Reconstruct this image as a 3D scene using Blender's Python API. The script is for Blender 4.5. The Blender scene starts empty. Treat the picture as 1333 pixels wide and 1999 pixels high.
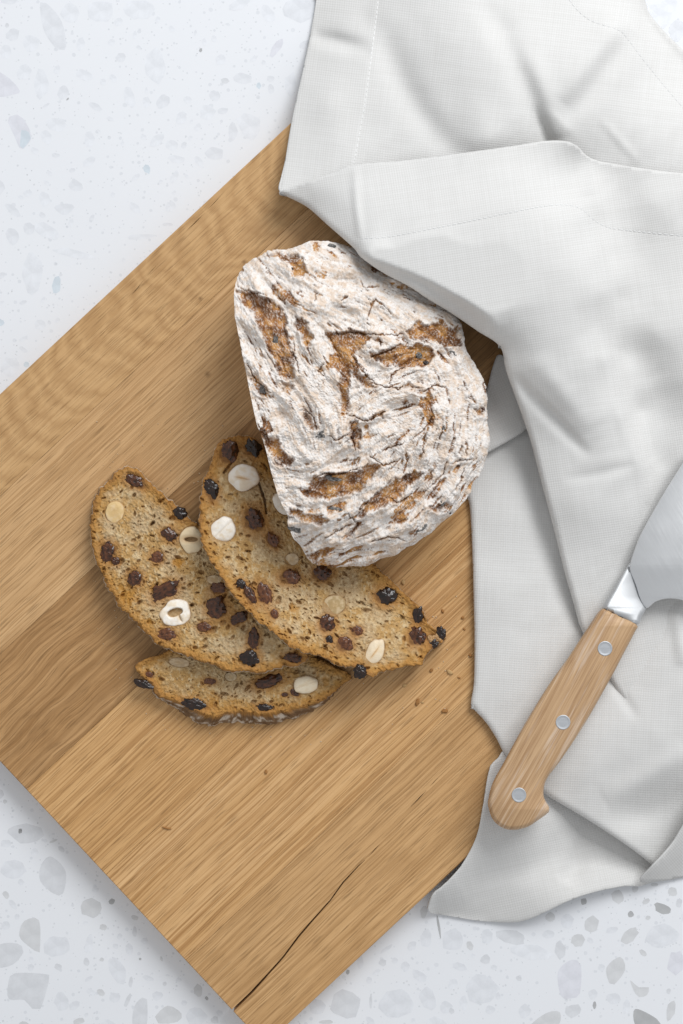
import bpy, bmesh, math, random
import numpy as np
from mathutils import Vector, Matrix, geometry

# ------------------------------------------------------------------ set-up: camera, world, lamp, exposure
scene = bpy.context.scene
COL = scene.collection
ZB = 0.018                 # height of the board's top over the countertop (m)
TZ = 0.004                 # the countertop's height (the board is 14 mm thick)
CAMZ = ZB + 0.72           # lens over the board
FPX = 2812.0               # focal length in photograph pixels
CX, CY = 666.5, 999.5

cam_d = bpy.data.cameras.new('camera')
cam = bpy.data.objects.new('camera', cam_d); COL.objects.link(cam)
cam.location = (0, 0, CAMZ)
cam_d.sensor_fit = 'VERTICAL'; cam_d.sensor_height = 36.0; cam_d.sensor_width = 24.0
cam_d.lens = FPX / 1999.0 * 36.0
cam_d.clip_start = 0.01; cam_d.clip_end = 50
cam_d.dof.use_dof = True; cam_d.dof.focus_distance = 0.700; cam_d.dof.aperture_fstop = 10.0
scene.camera = cam

world = bpy.data.worlds.new('World'); scene.world = world; world.use_nodes = True
wbg = world.node_tree.nodes['Background']
wbg.inputs[0].default_value = (0.955, 0.975, 1.0, 1); wbg.inputs[1].default_value = 0.56

def area_light(name, loc, target, sx, sy, power, color):
    d = bpy.data.lights.new(name, 'AREA'); d.shape = 'RECTANGLE'; d.size = sx; d.size_y = sy
    d.energy = power; d.color = color
    o = bpy.data.objects.new(name, d); COL.objects.link(o); o.location = loc
    o.rotation_euler = (Vector(target) - Vector(loc)).to_track_quat('-Z', 'Y').to_euler()
    return o
area_light('window_light', (0.85, 1.55, 1.45), (0.0, 0.0, 0.0), 1.3, 1.1, 47.5, (0.98, 0.99, 1.0))

scene.view_settings.view_transform = 'Standard'; scene.view_settings.look = 'None'
scene.view_settings.exposure = 0.0; scene.view_settings.gamma = 1.0
scene.cycles.max_bounces = 6; scene.cycles.diffuse_bounces = 4
scene.cycles.use_denoising = True

rng = np.random.default_rng(7); random.seed(7)
MM = 0.001

# ------------------------------------------------------------------ helpers
def P(px, py, z):
    """photograph pixel + height (m) -> world point(s)"""
    d = (CAMZ - z) / FPX
    return (px - CX) * d, (CY - py) * d, z

def P3(px, py, z):
    px = np.asarray(px, float); py = np.asarray(py, float); z = np.broadcast_to(np.asarray(z, float), px.shape)
    x, y, zz = P(px, py, z)
    return np.stack([x, y, zz], -1)

def link(o, parent=None):
    COL.objects.link(o)
    if parent is not None: o.parent = parent
    return o

def tag(o, label=None, category=None, group=None, kind=None):
    if label: o['label'] = label
    if category: o['category'] = category
    if group: o['group'] = group
    if kind: o['kind'] = kind
    return o

def empty(name, loc):
    o = bpy.data.objects.new(name, None); COL.objects.link(o); o.location = loc
    o.empty_display_size = 0.01
    return o

def make_mesh(name, verts, faces, mat=None, cols=None, uv=None, smooth=True):
    """verts (n,3); faces: list of int arrays (m,3) / (m,4)"""
    me = bpy.data.meshes.new(name)
    verts = np.ascontiguousarray(verts, np.float32)
    if not isinstance(faces, (list, tuple)): faces = [faces]
    faces = [np.asarray(f, np.int32) for f in faces if len(f)]
    loops = np.concatenate([f.ravel() for f in faces])
    sizes = np.concatenate([np.full(len(f), f.shape[1], np.int32) for f in faces])
    starts = np.concatenate([[0], np.cumsum(sizes)[:-1]]).astype(np.int32)
    me.vertices.add(len(verts)); me.vertices.foreach_set('co', verts.ravel())
    me.loops.add(len(loops)); me.loops.foreach_set('vertex_index', loops)
    me.polygons.add(len(sizes)); me.polygons.foreach_set('loop_start', starts)
    me.update(calc_edges=True)
    me.polygons.foreach_set('use_smooth', np.full(len(sizes), smooth))
    if cols is not None:
        a = me.color_attributes.new('tone', 'FLOAT_COLOR', 'POINT')
        c = np.ones((len(verts), 4), np.float32); c[:, :cols.shape[1]] = cols
        a.data.foreach_set('color', c.ravel())
    if uv is not None:
        l = me.uv_layers.new(name='UVMap')
        l.data.foreach_set('uv', np.ascontiguousarray(uv[loops], np.float32).ravel())
    if mat: me.materials.append(mat)
    return me

def obj(name, me, parent=None, loc=(0, 0, 0)):
    o = bpy.data.objects.new(name, me); link(o, parent); o.location = loc
    return o

def hash2(ix, iy, seed):
    h = (ix.astype(np.int64) * 374761393 + iy.astype(np.int64) * 668265263 + seed * 1442695041) & 0xffffffff
    h = ((h ^ (h >> 13)) * 1274126177) & 0xffffffff
    h = ((h ^ (h >> 16)) * 2246822519) & 0xffffffff
    return ((h ^ (h >> 15)) & 0xffffff) / float(0xffffff)

def vnoise(x, y, seed=0):
    ix = np.floor(x); iy = np.floor(y); fx = x - ix; fy = y - iy
    fx = fx * fx * fx * (fx * (fx * 6 - 15) + 10); fy = fy * fy * fy * (fy * (fy * 6 - 15) + 10)
    ix = ix.astype(np.int64); iy = iy.astype(np.int64)
    a = hash2(ix, iy, seed); b = hash2(ix + 1, iy, seed); c = hash2(ix, iy + 1, seed); d = hash2(ix + 1, iy + 1, seed)
    return (a * (1 - fx) + b * fx) * (1 - fy) + (c * (1 - fx) + d * fx) * fy

def fbm(x, y, octaves=4, seed=0, gain=0.5):
    s = 0; a = 1; t = 0
    for o in range(octaves):
        s = s + a * vnoise(x * 2 ** o + 17.3 * o, y * 2 ** o - 9.1 * o, seed + o); t += a; a *= gain
    return s / t

def sstep(a, b, x):
    t = np.clip((x - a) / (b - a), 0, 1); return t * t * (3 - 2 * t)

def mix(a, b, t):
    t = np.asarray(t)[..., None]; return np.asarray(a) * (1 - t) + np.asarray(b) * t

def densify(pts, step=3.0, closed=True, smooth=True):
    """Catmull-Rom through the points, resampled every `step`"""
    p = np.asarray(pts, float); n = len(p); out = []
    rngi = range(n) if closed else range(n - 1)
    for i in rngi:
        if closed: p0, p1, p2, p3 = p[i - 1], p[i], p[(i + 1) % n], p[(i + 2) % n]
        else: p0, p1, p2, p3 = p[max(i - 1, 0)], p[i], p[i + 1], p[min(i + 2, n - 1)]
        m = max(1, int(np.linalg.norm(p2 - p1) / step))
        t = (np.arange(m) / m)[:, None]
        if smooth:
            out.append(0.5 * (2 * p1 + (p2 - p0) * t + (2 * p0 - 5 * p1 + 4 * p2 - p3) * t ** 2 + (3 * p1 - p0 - 3 * p2 + p3) * t ** 3))
        else: out.append(p1 + (p2 - p1) * t)
    if not closed: out.append(p[-1:])
    return np.concatenate(out)

def seg_dist(x, y, line, closed=False):
    """distance to a polyline, and the parameter 0..1 along it"""
    L = np.asarray(line, float)
    if closed: L = np.vstack([L, L[:1]])
    best = np.full(np.shape(x), 1e9); par = np.zeros(np.shape(x))
    seg = np.linalg.norm(np.diff(L, axis=0), axis=1); cum = np.concatenate([[0], np.cumsum(seg)]); tot = cum[-1]
    for i in range(len(L) - 1):
        d = L[i + 1] - L[i]; l2 = max((d * d).sum(), 1e-9)
        t = np.clip(((x - L[i, 0]) * d[0] + (y - L[i, 1]) * d[1]) / l2, 0, 1)
        dd = np.hypot(x - L[i, 0] - t * d[0], y - L[i, 1] - t * d[1])
        m = dd < best; best = np.where(m, dd, best); par = np.where(m, (cum[i] + t * seg[i]) / tot, par)
    return best, par

def inside(x, y, poly):
    p = np.asarray(poly, float); r = np.zeros(np.shape(x), bool); n = len(p); j = n - 1
    for i in range(n):
        xi, yi = p[i]; xj, yj = p[j]
        if yi != yj:
            c = ((yi > y) != (yj > y)) & (x < (xj - xi) * (y - yi) / (yj - yi) + xi)
            r ^= c
        j = i
    return r

def sdf(x, y, poly):
    d, _ = seg_dist(x, y, poly, True)
    return np.where(inside(x, y, poly), -d, d)

class Raster:
    def __init__(s, x0, y0, x1, y1, step):
        s.x0, s.y0, s.step = x0, y0, step
        s.nx = int((x1 - x0) / step) + 2; s.ny = int((y1 - y0) / step) + 2
        s.X, s.Y = np.meshgrid(x0 + np.arange(s.nx) * step, y0 + np.arange(s.ny) * step)
    def sample(s, A, x, y):
        u = np.clip((x - s.x0) / s.step, 0, s.nx - 1.001); v = np.clip((y - s.y0) / s.step, 0, s.ny - 1.001)
        i = u.astype(int); j = v.astype(int); fu = u - i; fv = v - j
        if A.ndim == 3: fu = fu[..., None]; fv = fv[..., None]
        return (A[j, i] * (1 - fu) + A[j, i + 1] * fu) * (1 - fv) + (A[j + 1, i] * (1 - fu) + A[j + 1, i + 1] * fu) * fv
    def win(s, cx, cy, r):
        i0 = max(0, int((cx - r - s.x0) / s.step)); i1 = min(s.nx, int((cx + r - s.x0) / s.step) + 2)
        j0 = max(0, int((cy - r - s.y0) / s.step)); j1 = min(s.ny, int((cy + r - s.y0) / s.step) + 2)
        return slice(j0, max(j0, j1)), slice(i0, max(i0, i1))

def polar_outline(outline, c, nt):
    """radius of a star-shaped outline at nt even angles (pixel space)"""
    p = densify(outline, 1.5); d = p - np.asarray(c); a = np.arctan2(d[:, 1], d[:, 0]); r = np.hypot(d[:, 0], d[:, 1])
    o = np.argsort(a); a = a[o]; r = r[o]
    th = -math.pi + 2 * math.pi * np.arange(nt) / nt
    return th, np.interp(th, np.concatenate([a - 2 * math.pi, a, a + 2 * math.pi]), np.tile(r, 3))

# ------------------------------------------------------------------ material helpers
def new_mat(name, rough=0.6, spec=0.5):
    m = bpy.data.materials.new(name); m.use_nodes = True
    b = m.node_tree.nodes['Principled BSDF']
    b.inputs['Roughness'].default_value = rough; b.inputs['Specular IOR Level'].default_value = spec
    return m, m.node_tree, b

class NT:
    def __init__(s, nt): s.nt = nt
    def n(s, t, **kw):
        x = s.nt.nodes.new(t)
        for k, v in kw.items(): setattr(x, k, v)
        return x
    def l(s, a, b): s.nt.links.new(a, b)
    def val(s, sock, v):
        if isinstance(v, bpy.types.NodeSocket): s.l(v, sock)
        else: sock.default_value = v
    def math(s, op, a, b=0.0, c=None, clamp=False):
        x = s.n('ShaderNodeMath', operation=op, use_clamp=clamp); s.val(x.inputs[0], a); s.val(x.inputs[1], b)
        if c is not None: s.val(x.inputs[2], c)
        return x.outputs[0]
    def mapping(s, vec, scale, loc=(0, 0, 0), rot=(0, 0, 0)):
        x = s.n('ShaderNodeMapping'); s.l(vec, x.inputs[0]); x.inputs['Scale'].default_value = scale
        x.inputs['Location'].default_value = loc; x.inputs['Rotation'].default_value = rot
        return x.outputs[0]
    def noise(s, vec, scale=1.0, detail=3.0, rough=0.5, dist=0.0):
        x = s.n('ShaderNodeTexNoise'); s.l(vec, x.inputs['Vector']); x.inputs['Scale'].default_value = scale
        x.inputs['Detail'].default_value = detail; x.inputs['Roughness'].default_value = rough; x.inputs['Distortion'].default_value = dist
        return x.outputs['Fac']
    def ramp(s, f, stops):
        x = s.n('ShaderNodeValToRGB'); s.l(f, x.inputs[0]); e = x.color_ramp.elements
        while len(e) < len(stops): e.new(0.5)
        for q, (p, c) in zip(e, stops):
            q.position = p; q.color = (c, c, c, 1) if not hasattr(c, '__len__') else (*c, 1)
        return x.outputs[0]
    def mixc(s, f, a, b, blend='MIX'):
        x = s.n('ShaderNodeMix', data_type='RGBA', blend_type=blend); s.val(x.inputs[0], f)
        for sock, v in ((x.inputs[6], a), (x.inputs[7], b)):
            if isinstance(v, bpy.types.NodeSocket): s.l(v, sock)
            else: sock.default_value = (*v, 1)
        return x.outputs[2]
    def bump(s, h, strength, dist, normal=None):
        x = s.n('ShaderNodeBump'); s.l(h, x.inputs['Height']); x.inputs['Strength'].default_value = strength
        x.inputs['Distance'].default_value = dist
        if normal is not None: s.l(normal, x.inputs['Normal'])
        return x.outputs[0]

# ------------------------------------------------------------------ the countertop (terrazzo)
def terrazzo_mat():
    m, nt, b = new_mat('terrazzo', 0.32, 0.45); N = NT(nt)
    tc = N.n('ShaderNodeTexCoord').outputs['Object']
    base = N.mixc(N.noise(tc, 14, 3), (0.732, 0.747, 0.776), (0.768, 0.781, 0.807))
    col = base
    # fine specks too small to be picked apart
    for sc, thr, c, seed in ((330, 0.17, (0.60, 0.62, 0.655), 0), (560, 0.16, (0.54, 0.56, 0.585), 3), (210, 0.13, (0.63, 0.65, 0.685), 5), (420, 0.07, (0.32, 0.33, 0.34), 9)):
        v = N.n('ShaderNodeTexVoronoi'); N.l(N.mapping(tc, (1, 1, 1), (seed * .37, seed * .71, 0), (0, 0, seed * .9)), v.inputs['Vector'])
        v.inputs['Scale'].default_value = sc
        vc = N.n('ShaderNodeSeparateColor'); N.l(v.outputs['Color'], vc.inputs[0])
        size = N.math('MULTIPLY', vc.outputs[0], thr * 2.0)
        d = N.math('ADD', v.outputs['Distance'], N.math('MULTIPLY', N.math('SUBTRACT', N.noise(tc, sc * 2.2, 2), 0.5), 0.16))
        keep = N.math('GREATER_THAN', vc.outputs[1], 0.70)
        f = N.math('MULTIPLY', N.math('LESS_THAN', d, size), keep)
        col = N.mixc(N.math('MULTIPLY', f, 0.55), col, c)
    N.l(col, b.inputs['Base Color'])
    return m

def chip_mat(name, c):
    m, nt, b = new_mat(name, 0.28, 0.45); N = NT(nt)
    tc = N.n('ShaderNodeTexCoord').outputs['Object']
    n1 = N.noise(tc, 160, 4); n2 = N.noise(tc, 900, 2)
    f = N.math('ADD', N.math('MULTIPLY', n1, 0.8), N.math('MULTIPLY', n2, 0.2))
    lo = tuple(x * 0.90 for x in c); hi = tuple(min(0.9, x * 1.08) for x in c)
    N.l(N.mixc(N.ramp(f, [(0.3, 0.0), (0.7, 1.0)]), lo, hi), b.inputs['Base Color'])
    return m

def build_countertop():
    s = 1.2
    xs = np.linspace(-s, s, 9)
    X, Y = np.meshgrid(xs, xs); v = np.stack([X.ravel(), Y.ravel(), np.zeros(X.size)], -1)
    idx = np.arange(81).reshape(9, 9)
    q = np.stack([idx[:-1, :-1], idx[:-1, 1:], idx[1:, 1:], idx[1:, :-1]], -1).reshape(-1, 4)
    top = obj('countertop', make_mesh('countertop', v, q, terrazzo_mat()), None, (0, 0, TZ))
    tag(top, 'pale blue-white speckled terrazzo surface under the board and napkin', kind='structure')
    M = {'pale': chip_mat('chip_pale', (0.725, 0.742, 0.775)), 'faint': chip_mat('chip_faint', (0.695, 0.711, 0.743)),
         'grey': chip_mat('chip_grey', (0.64, 0.653, 0.678)), 'warm': chip_mat('chip_warm', (0.61, 0.618, 0.63)),
         'dark': chip_mat('chip_dark', (0.42, 0.425, 0.43)), 'blue': chip_mat('chip_blue', (0.60, 0.66, 0.71)),
         'lav': chip_mat('chip_lavender', (0.675, 0.682, 0.728))}
    chips = []
    def poly(pts, ox, oy, sc, k): chips.append((densify(np.array(pts) / sc + (ox, oy), 7.0 if sc < 3 else 8.0), k))
    def ell(x, y, rx, ry, rot, ox, oy, sc, k, n=None):
        n = n or random.choice([9, 10, 11, 12]); a = np.sort(np.arange(n) * 2 * math.pi / n + rng.uniform(-.25, .25, n))
        r = 1 + rng.uniform(-.16, .1, n)
        px = np.cos(a) * rx / sc * r; py = np.sin(a) * ry / sc * r; t = math.radians(rot)
        chips.append((np.stack([x / sc + ox + px * math.cos(t) - py * math.sin(t), y / sc + oy + px * math.sin(t) + py * math.cos(t)], -1), k))
    a = (0, 0, 3.333)  # chips of the top part, their pale colours carrying the glare there
    poly([(262, 15), (300, 20), (370, 90), (415, 180), (430, 300), (420, 325), (370, 320), (300, 230), (270, 140)], *a, 'faint')
    poly([(-30, 470), (60, 510), (130, 590), (125, 605), (-30, 625)], *a, 'lav')
    poly([(50, 790), (60, 760), (110, 745), (150, 770), (195, 850), (205, 900), (150, 970), (125, 960), (90, 880)], *a, 'lav')
    poly([(138, 845), (170, 850), (190, 862), (200, 900), (150, 966), (128, 950), (133, 900)], *a, 'blue')
    poly([(350, 1350), (400, 1325), (470, 1330), (485, 1350), (430, 1400), (400, 1395)], *a, 'faint')
    for e in [(460, 85, 65, 65, 0, 'pale'), (650, 75, 100, 75, 0, 'pale'), (910, 60, 110, 65, 0, 'pale'), (265, 545, 50, 98, 2, 'pale'),
              (1005, 430, 75, 120, -8, 'pale'), (955, 1100, 22, 34, -25, 'blue'), (85, 1370, 66, 24, 42, 'faint'), (1060, 665, 52, 36, -35, 'faint'),
              (620, 695, 52, 22, 25, 'faint'), (580, 1050, 52, 30, -35, 'pale'), (490, 1208, 50, 38, 10, 'faint'), (300, 1500, 90, 46, 30, 'pale'),
              (190, 1490, 42, 40, 60, 'faint'), (410, 605, 36, 50, 20, 'faint'), (525, 285, 26, 45, 10, 'pale'), (205, 280, 55, 60, 30, 'pale'),
              (35, 335, 40, 48, 0, 'pale'), (550, 490, 65, 35, 25, 'pale'), (840, 630, 38, 70, -15, 'pale'), (950, 665, 26, 38, 0, 'pale'),
              (580, 905, 36, 52, 0, 'pale'), (300, 890, 36, 50, -25, 'pale'), (365, 810, 70, 45, 10, 'pale'), (1120, 945, 45, 35, 0, 'pale'),
              (1195, 945, 18, 24, 10, 'faint'), (1150, 1035, 58, 26, 8, 'pale'), (470, 1108, 22, 16, 0, 'faint'), (1090, 1460, 40, 12, 2, 'faint'),
              (920, 1540, 100, 18, -4, 'pale'), (440, 645, 12, 6, -45, 'dark'), (1305, 325, 8, 14, 30, 'dark'), (45, 165, 13, 16, 0, 'grey'),
              (275, 1398, 26, 18, 30, 'faint'), (300, 685, 26, 9, -35, 'faint'), (60, 5, 60, 22, 0, 'faint'), (155, 470, 45, 60, 30, 'pale')]:
        ell(*e[:5], *a, e[5])
    a = (0, 0, 2.222)
    for e in [(245, 1237, 20, 44, 12, 'blue'), (140, 1180, 52, 100, 2, 'pale'), (1200, 205, 18, 48, 32, 'lav'), (1122, 372, 11, 14, 0, 'blue'),
              (1050, 340, 45, 24, 8, 'faint'), (870, 218, 7, 10, 20, 'dark'), (975, 350, 20, 14, 0, 'grey'), (900, 490, 38, 36, 20, 'pale'), (705, 440, 32, 26, -40, 'faint'),
              (1080, 545, 52, 60, -20, 'pale'), (1010, 570, 22, 40, 0, 'faint'), (930, 665, 42, 28, 0, 'faint'), (1310, 40, 80, 55, 0, 'faint'),
              (1160, 60, 28, 45, -25, 'pale'), (1260, 365, 28, 52, 5, 'pale'), (930, 415, 26, 22, 20, 'faint'), (320, 1100, 90, 18, 12, 'pale'), (45, 1590, 40, 45, 20, 'pale'),
              (115, 1580, 13, 13, 0, 'blue'), (125, 990, 26, 26, 30, 'faint'), (100, 1515, 22, 9, 35, 'faint'), (-2, 1400, 22, 16, 0, 'blue'), (1175, 385, 16, 20, 0, 'faint')]:
        ell(*e[:5], *a, e[5])
    a = (0, 1500, 3.1746)
    poly([(250, 610), (310, 545), (405, 635), (390, 775), (330, 775), (250, 700)], *a, 'grey')
    poly([(120, 1010), (150, 945), (240, 940), (245, 1140), (215, 1130), (130, 1060)], *a, 'warm')
    poly([(-20, 1105), (70, 1080), (135, 1100), (145, 1140), (80, 1215), (-20, 1228)], *a, 'grey')
    poly([(50, 1340), (90, 1270), (305, 1280), (300, 1330), (250, 1490), (200, 1490), (150, 1435), (55, 1430)], *a, 'grey')
    poly([(670, 1190), (710, 1170), (780, 1250), (765, 1340), (730, 1330), (680, 1260)], *a, 'faint')
    poly([(960, 1540), (1040, 1470), (1125, 1520), (1100, 1570), (980, 1580)], *a, 'warm')
    poly([(830, 1480), (880, 1420), (910, 1430), (905, 1600), (825, 1600)], *a, 'grey')
    for e in [(160, 400, 105, 65, 5, 'grey'), (125, 388, 13, 18, 20, 'dark'), (85, 625, 80, 62, 0, 'faint'), (565, 865, 66, 60, 0, 'warm'),
              (692, 825, 22, 18, -20, 'dark'), (350, 1105, 90, 68, -15, 'faint'), (380, 1445, 45, 66, -10, 'faint'), (1220, 1540, 66, 58, 0, 'faint'), (790, 1440, 50, 14, -65, 'grey'),
              (625, 1390, 28, 20, 30, 'warm'), (640, 985, 25, 20, 0, 'warm'), (360, 1230, 26, 22, 50, 'grey'), (190, 1235, 22, 24, 0, 'faint'), (535, 1200, 20, 26, 0, 'grey'),
              (630, 1185, 14, 13, 0, 'warm'), (810, 1325, 14, 36, 5, 'grey'), (920, 1300, 38, 16, 15, 'faint'), (800, 1120, 24, 42, -10, 'faint'), (35, 975, 30, 30, 20, 'faint'),
              (105, 920, 16, 20, 20, 'faint'), (30, 205, 14, 14, 0, 'warm'), (550, 1090, 26, 60, 15, 'pale'), (460, 1470, 38, 28, -30, 'faint'), (710, 1420, 38, 34, 0, 'faint'),
              (975, 1410, 34, 30, 0, 'faint'), (1140, 1455, 20, 18, 0, 'faint'), (1020, 1335, 14, 14, 0, 'grey'), (1282, 1428, 9, 10, 0, 'dark'), (868, 1182, 8, 8, 0, 'dark'),
              (715, 1100, 18, 16, 0, 'faint'), (130, 705, 20, 20, 0, 'faint'), (215, 520, 28, 26, 0, 'pale'), (35, 465, 36, 24, 0, 'faint'), (1000, 1180, 8, 18, -15, 'warm'), (835, 925, 24, 16, 20, 'warm'),
              (380, 500, 24, 14, 40, 'grey'), (330, 450, 30, 8, -25, 'warm'), (895, 1070, 24, 20, 0, 'faint'), (1330, 1560, 26, 24, 0, 'grey')]:
        ell(*e[:5], *a, e[5])
    a = (820, 1400, 2.598)
    poly([(700, 1290), (770, 1230), (815, 1260), (810, 1400), (770, 1425), (715, 1415)], *a, 'lav')
    poly([(945, 1270), (1015, 1215), (1040, 1280), (985, 1355), (960, 1350)], *a, 'warm')
    poly([(1065, 1335), (1110, 1370), (1160, 1370), (1150, 1410), (1110, 1420), (1090, 1400)], *a, 'warm')
    poly([(1090, 1480), (1200, 1530), (1212, 1575), (1100, 1575)], *a, 'dark')
    poly([(555, 1575), (640, 1500), (710, 1498), (690, 1575)], *a, 'warm')
    for e in [(1000, 910, 38, 32, 60, 'warm'), (1230, 972, 46, 26, 25, 'dark'), (1068, 1000, 16, 17, 0, 'dark'), (1156, 1018, 13, 13, 0, 'warm'), (870, 1050, 36, 44, 10, 'warm'),
              (1060, 1110, 56, 30, -40, 'warm'), (800, 1130, 38, 34, 0, 'warm'), (460, 1115, 76, 38, 18, 'grey'), (340, 1110, 32, 36, 0, 'faint'), (165, 1130, 62, 60, 0, 'faint'),
              (710, 1180, 30, 50, -15, 'grey'), (1300, 1245, 46, 62, 10, 'lav'), (310, 1375, 86, 80, 0, 'faint'), (1270, 1490, 55, 24, -75, 'warm'), (775, 1490, 46, 34, -15, 'grey'),
              (980, 1430, 38, 32, 0, 'faint'), (1230, 1110, 92, 60, 0, 'faint'), (885, 1460, 10, 20, 0, 'dark'), (1090, 870, 16, 20, 30, 'warm'), (830, 935, 16, 18, 0, 'dark'),
              (660, 1015, 24, 26, 0, 'warm'), (1280, 885, 26, 22, 20, 'warm'), (30, 1120, 30, 46, 0, 'faint'), (95, 1065, 7, 62, -10, 'dark'), (40, 1430, 42, 60, -15, 'faint'), (130, 1470, 34, 32, 0, 'faint'),  # the long thin dark entry draws a dark line on the terrazzo
              (220, 1450, 20, 40, 0, 'pale'), (355, 1485, 24, 26, 20, 'faint'), (395, 1415, 14, 18, 0, 'faint'), (745, 1035, 36, 36, 0, 'faint'), (650, 1100, 32, 22, 0, 'faint'), (875, 1405, 24, 26, 0, 'faint'),
              (530, 1490, 36, 36, 0, 'faint'), (920, 1270, 18, 18, 0, 'faint'), (1190, 1150, 20, 16, 0, 'faint'), (1145, 935, 24, 14, -30, 'warm'), (1190, 850, 20, 10, 0, 'warm'), (560, 1190, 110, 40, 6, 'pale'),
              (1260, 1390, 12, 16, 10, 'grey'), (160, 1490, 14, 16, 0, 'grey'), (1045, 1470, 20, 40, 10, 'pale')]:
        ell(*e[:5], *a, e[5])
    # bottom middle, below the board's corner, and the top right corner
    a = (300, 1500, 2.666)
    for e in [(1010, 1060, 10, 14, 0, 'dark'), (1075, 1010, 16, 36, 0, 'faint'), (1190, 1010, 22, 20, 0, 'grey'), (1255, 1000, 18, 18, 0, 'faint'), (1000, 1225, 80, 80, 10, 'grey'), (850, 1240, 44, 44, 0, 'faint'),
              (1260, 1230, 90, 80, 0, 'faint'), (1130, 1215, 8, 40, 0, 'grey'), (1210, 940, 40, 10, -35, 'faint'), (900, 1320, 40, 12, 0, 'warm'), (275, 1195, 9, 9, 0, 'dark'), (1310, 1030, 24, 26, 0, 'faint')]:
        ell(*e[:5], *a, e[5])
    for e in [(1285, 30, 28, 26, 0, 'pale'), (1322, 60, 16, 22, 20, 'faint'), (1305, 8, 16, 16, 0, 'pale')]: ell(*e[:5], 0, 0, 1, e[5])
    # random pale chips between them
    have = [(c.mean(0), np.linalg.norm(c - c.mean(0), axis=1).max()) for c, k in chips]
    tries = 0
    while len(chips) < 292 and tries < 9000:
        tries += 1
        x, y = rng.uniform(-10, 1343), rng.uniform(-10, 2009)
        n_ = .681 * x + .732 * y
        if 540 < n_ < 1860 and not (x < 1400 and y > 1527 + .993 * x): continue
        if x > 620 and 90 < y < 1760: continue
        r = float(np.clip(rng.lognormal(2.15, 0.5), 5.0, 26))
        if any(np.hypot(x - c[0], y - c[1]) < r + R for c, R in have): continue
        top_part = y < 1000  # paler chips towards the top: the bright light there is put into their colour
        k = random.choice(['pale', 'pale', 'pale', 'faint'] if top_part else ['faint', 'faint', 'pale', 'grey', 'warm'])
        ell(x, y, r, r * rng.uniform(.45, .9), rng.uniform(0, 180), 0, 0, 1, k)
        have.append((np.array((x, y)), r))
    groups = {}
    for i, (c, k) in enumerate(chips):
        z = (0.015 + 0.0001 * i) * MM
        n = len(c); w = P3(c[:, 0], c[:, 1], TZ)[:, :2]; o = w.mean(0)
        area = 0.5 * np.sum(w[:, 0] * np.roll(w[:, 1], -1) - w[:, 1] * np.roll(w[:, 0], -1))
        if area < 0: w = w[::-1]
        w = w - o
        v = np.concatenate([np.c_[w, np.full(n, z)], np.c_[w, np.full(n, -0.0003)], [[0, 0, z]]])
        j = np.arange(n); k2 = (j + 1) % n
        tri = np.stack([np.full(n, 2 * n), j, k2], -1); quad = np.stack([j, j + n, k2 + n, k2], -1)
        obj('stone_chip', make_mesh('stone_chip', v, [tri, quad], M[k], smooth=False), top, (o[0], o[1], 0))
    # the same chips going on beyond the photograph, too many to be single objects
    V = []; T = []; base = 0
    for i in range(1500):
        x, y = rng.uniform(-1.1, 1.1, 2)
        if abs(x) < 0.178 and abs(y) < 0.268: continue
        n = 8; aa = np.sort(np.arange(n) * 2 * math.pi / n + rng.uniform(-.3, .3, n)); r = np.clip(rng.lognormal(-5.75, .55), .0012, .011)
        st = rng.uniform(.45, 1); ro = rng.uniform(0, 6.28); px = np.cos(aa) * r * rng.uniform(.8, 1.1, n); py = np.sin(aa) * r * st
        z = (0.015 + 0.00004 * i) * MM
        V.append(np.c_[x + px * math.cos(ro) - py * math.sin(ro), y + px * math.sin(ro) + py * math.cos(ro), np.full(n, z)])
        j = np.arange(1, n - 1); T.append(np.stack([np.zeros(n - 2, int), j, j + 1], -1) + base); base += n
    o = obj('stone_chips', make_mesh('stone_chips', np.concatenate(V), np.concatenate(T), M['faint'], smooth=False), top)
    tag(o, kind='stuff')
build_countertop()

# ------------------------------------------------------------------ the oak board, plank by plank
UG = np.array((0.7314, -0.6820)); NG = np.array((0.6820, 0.7314))     # along and across the grain (pixels, y down)

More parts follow.
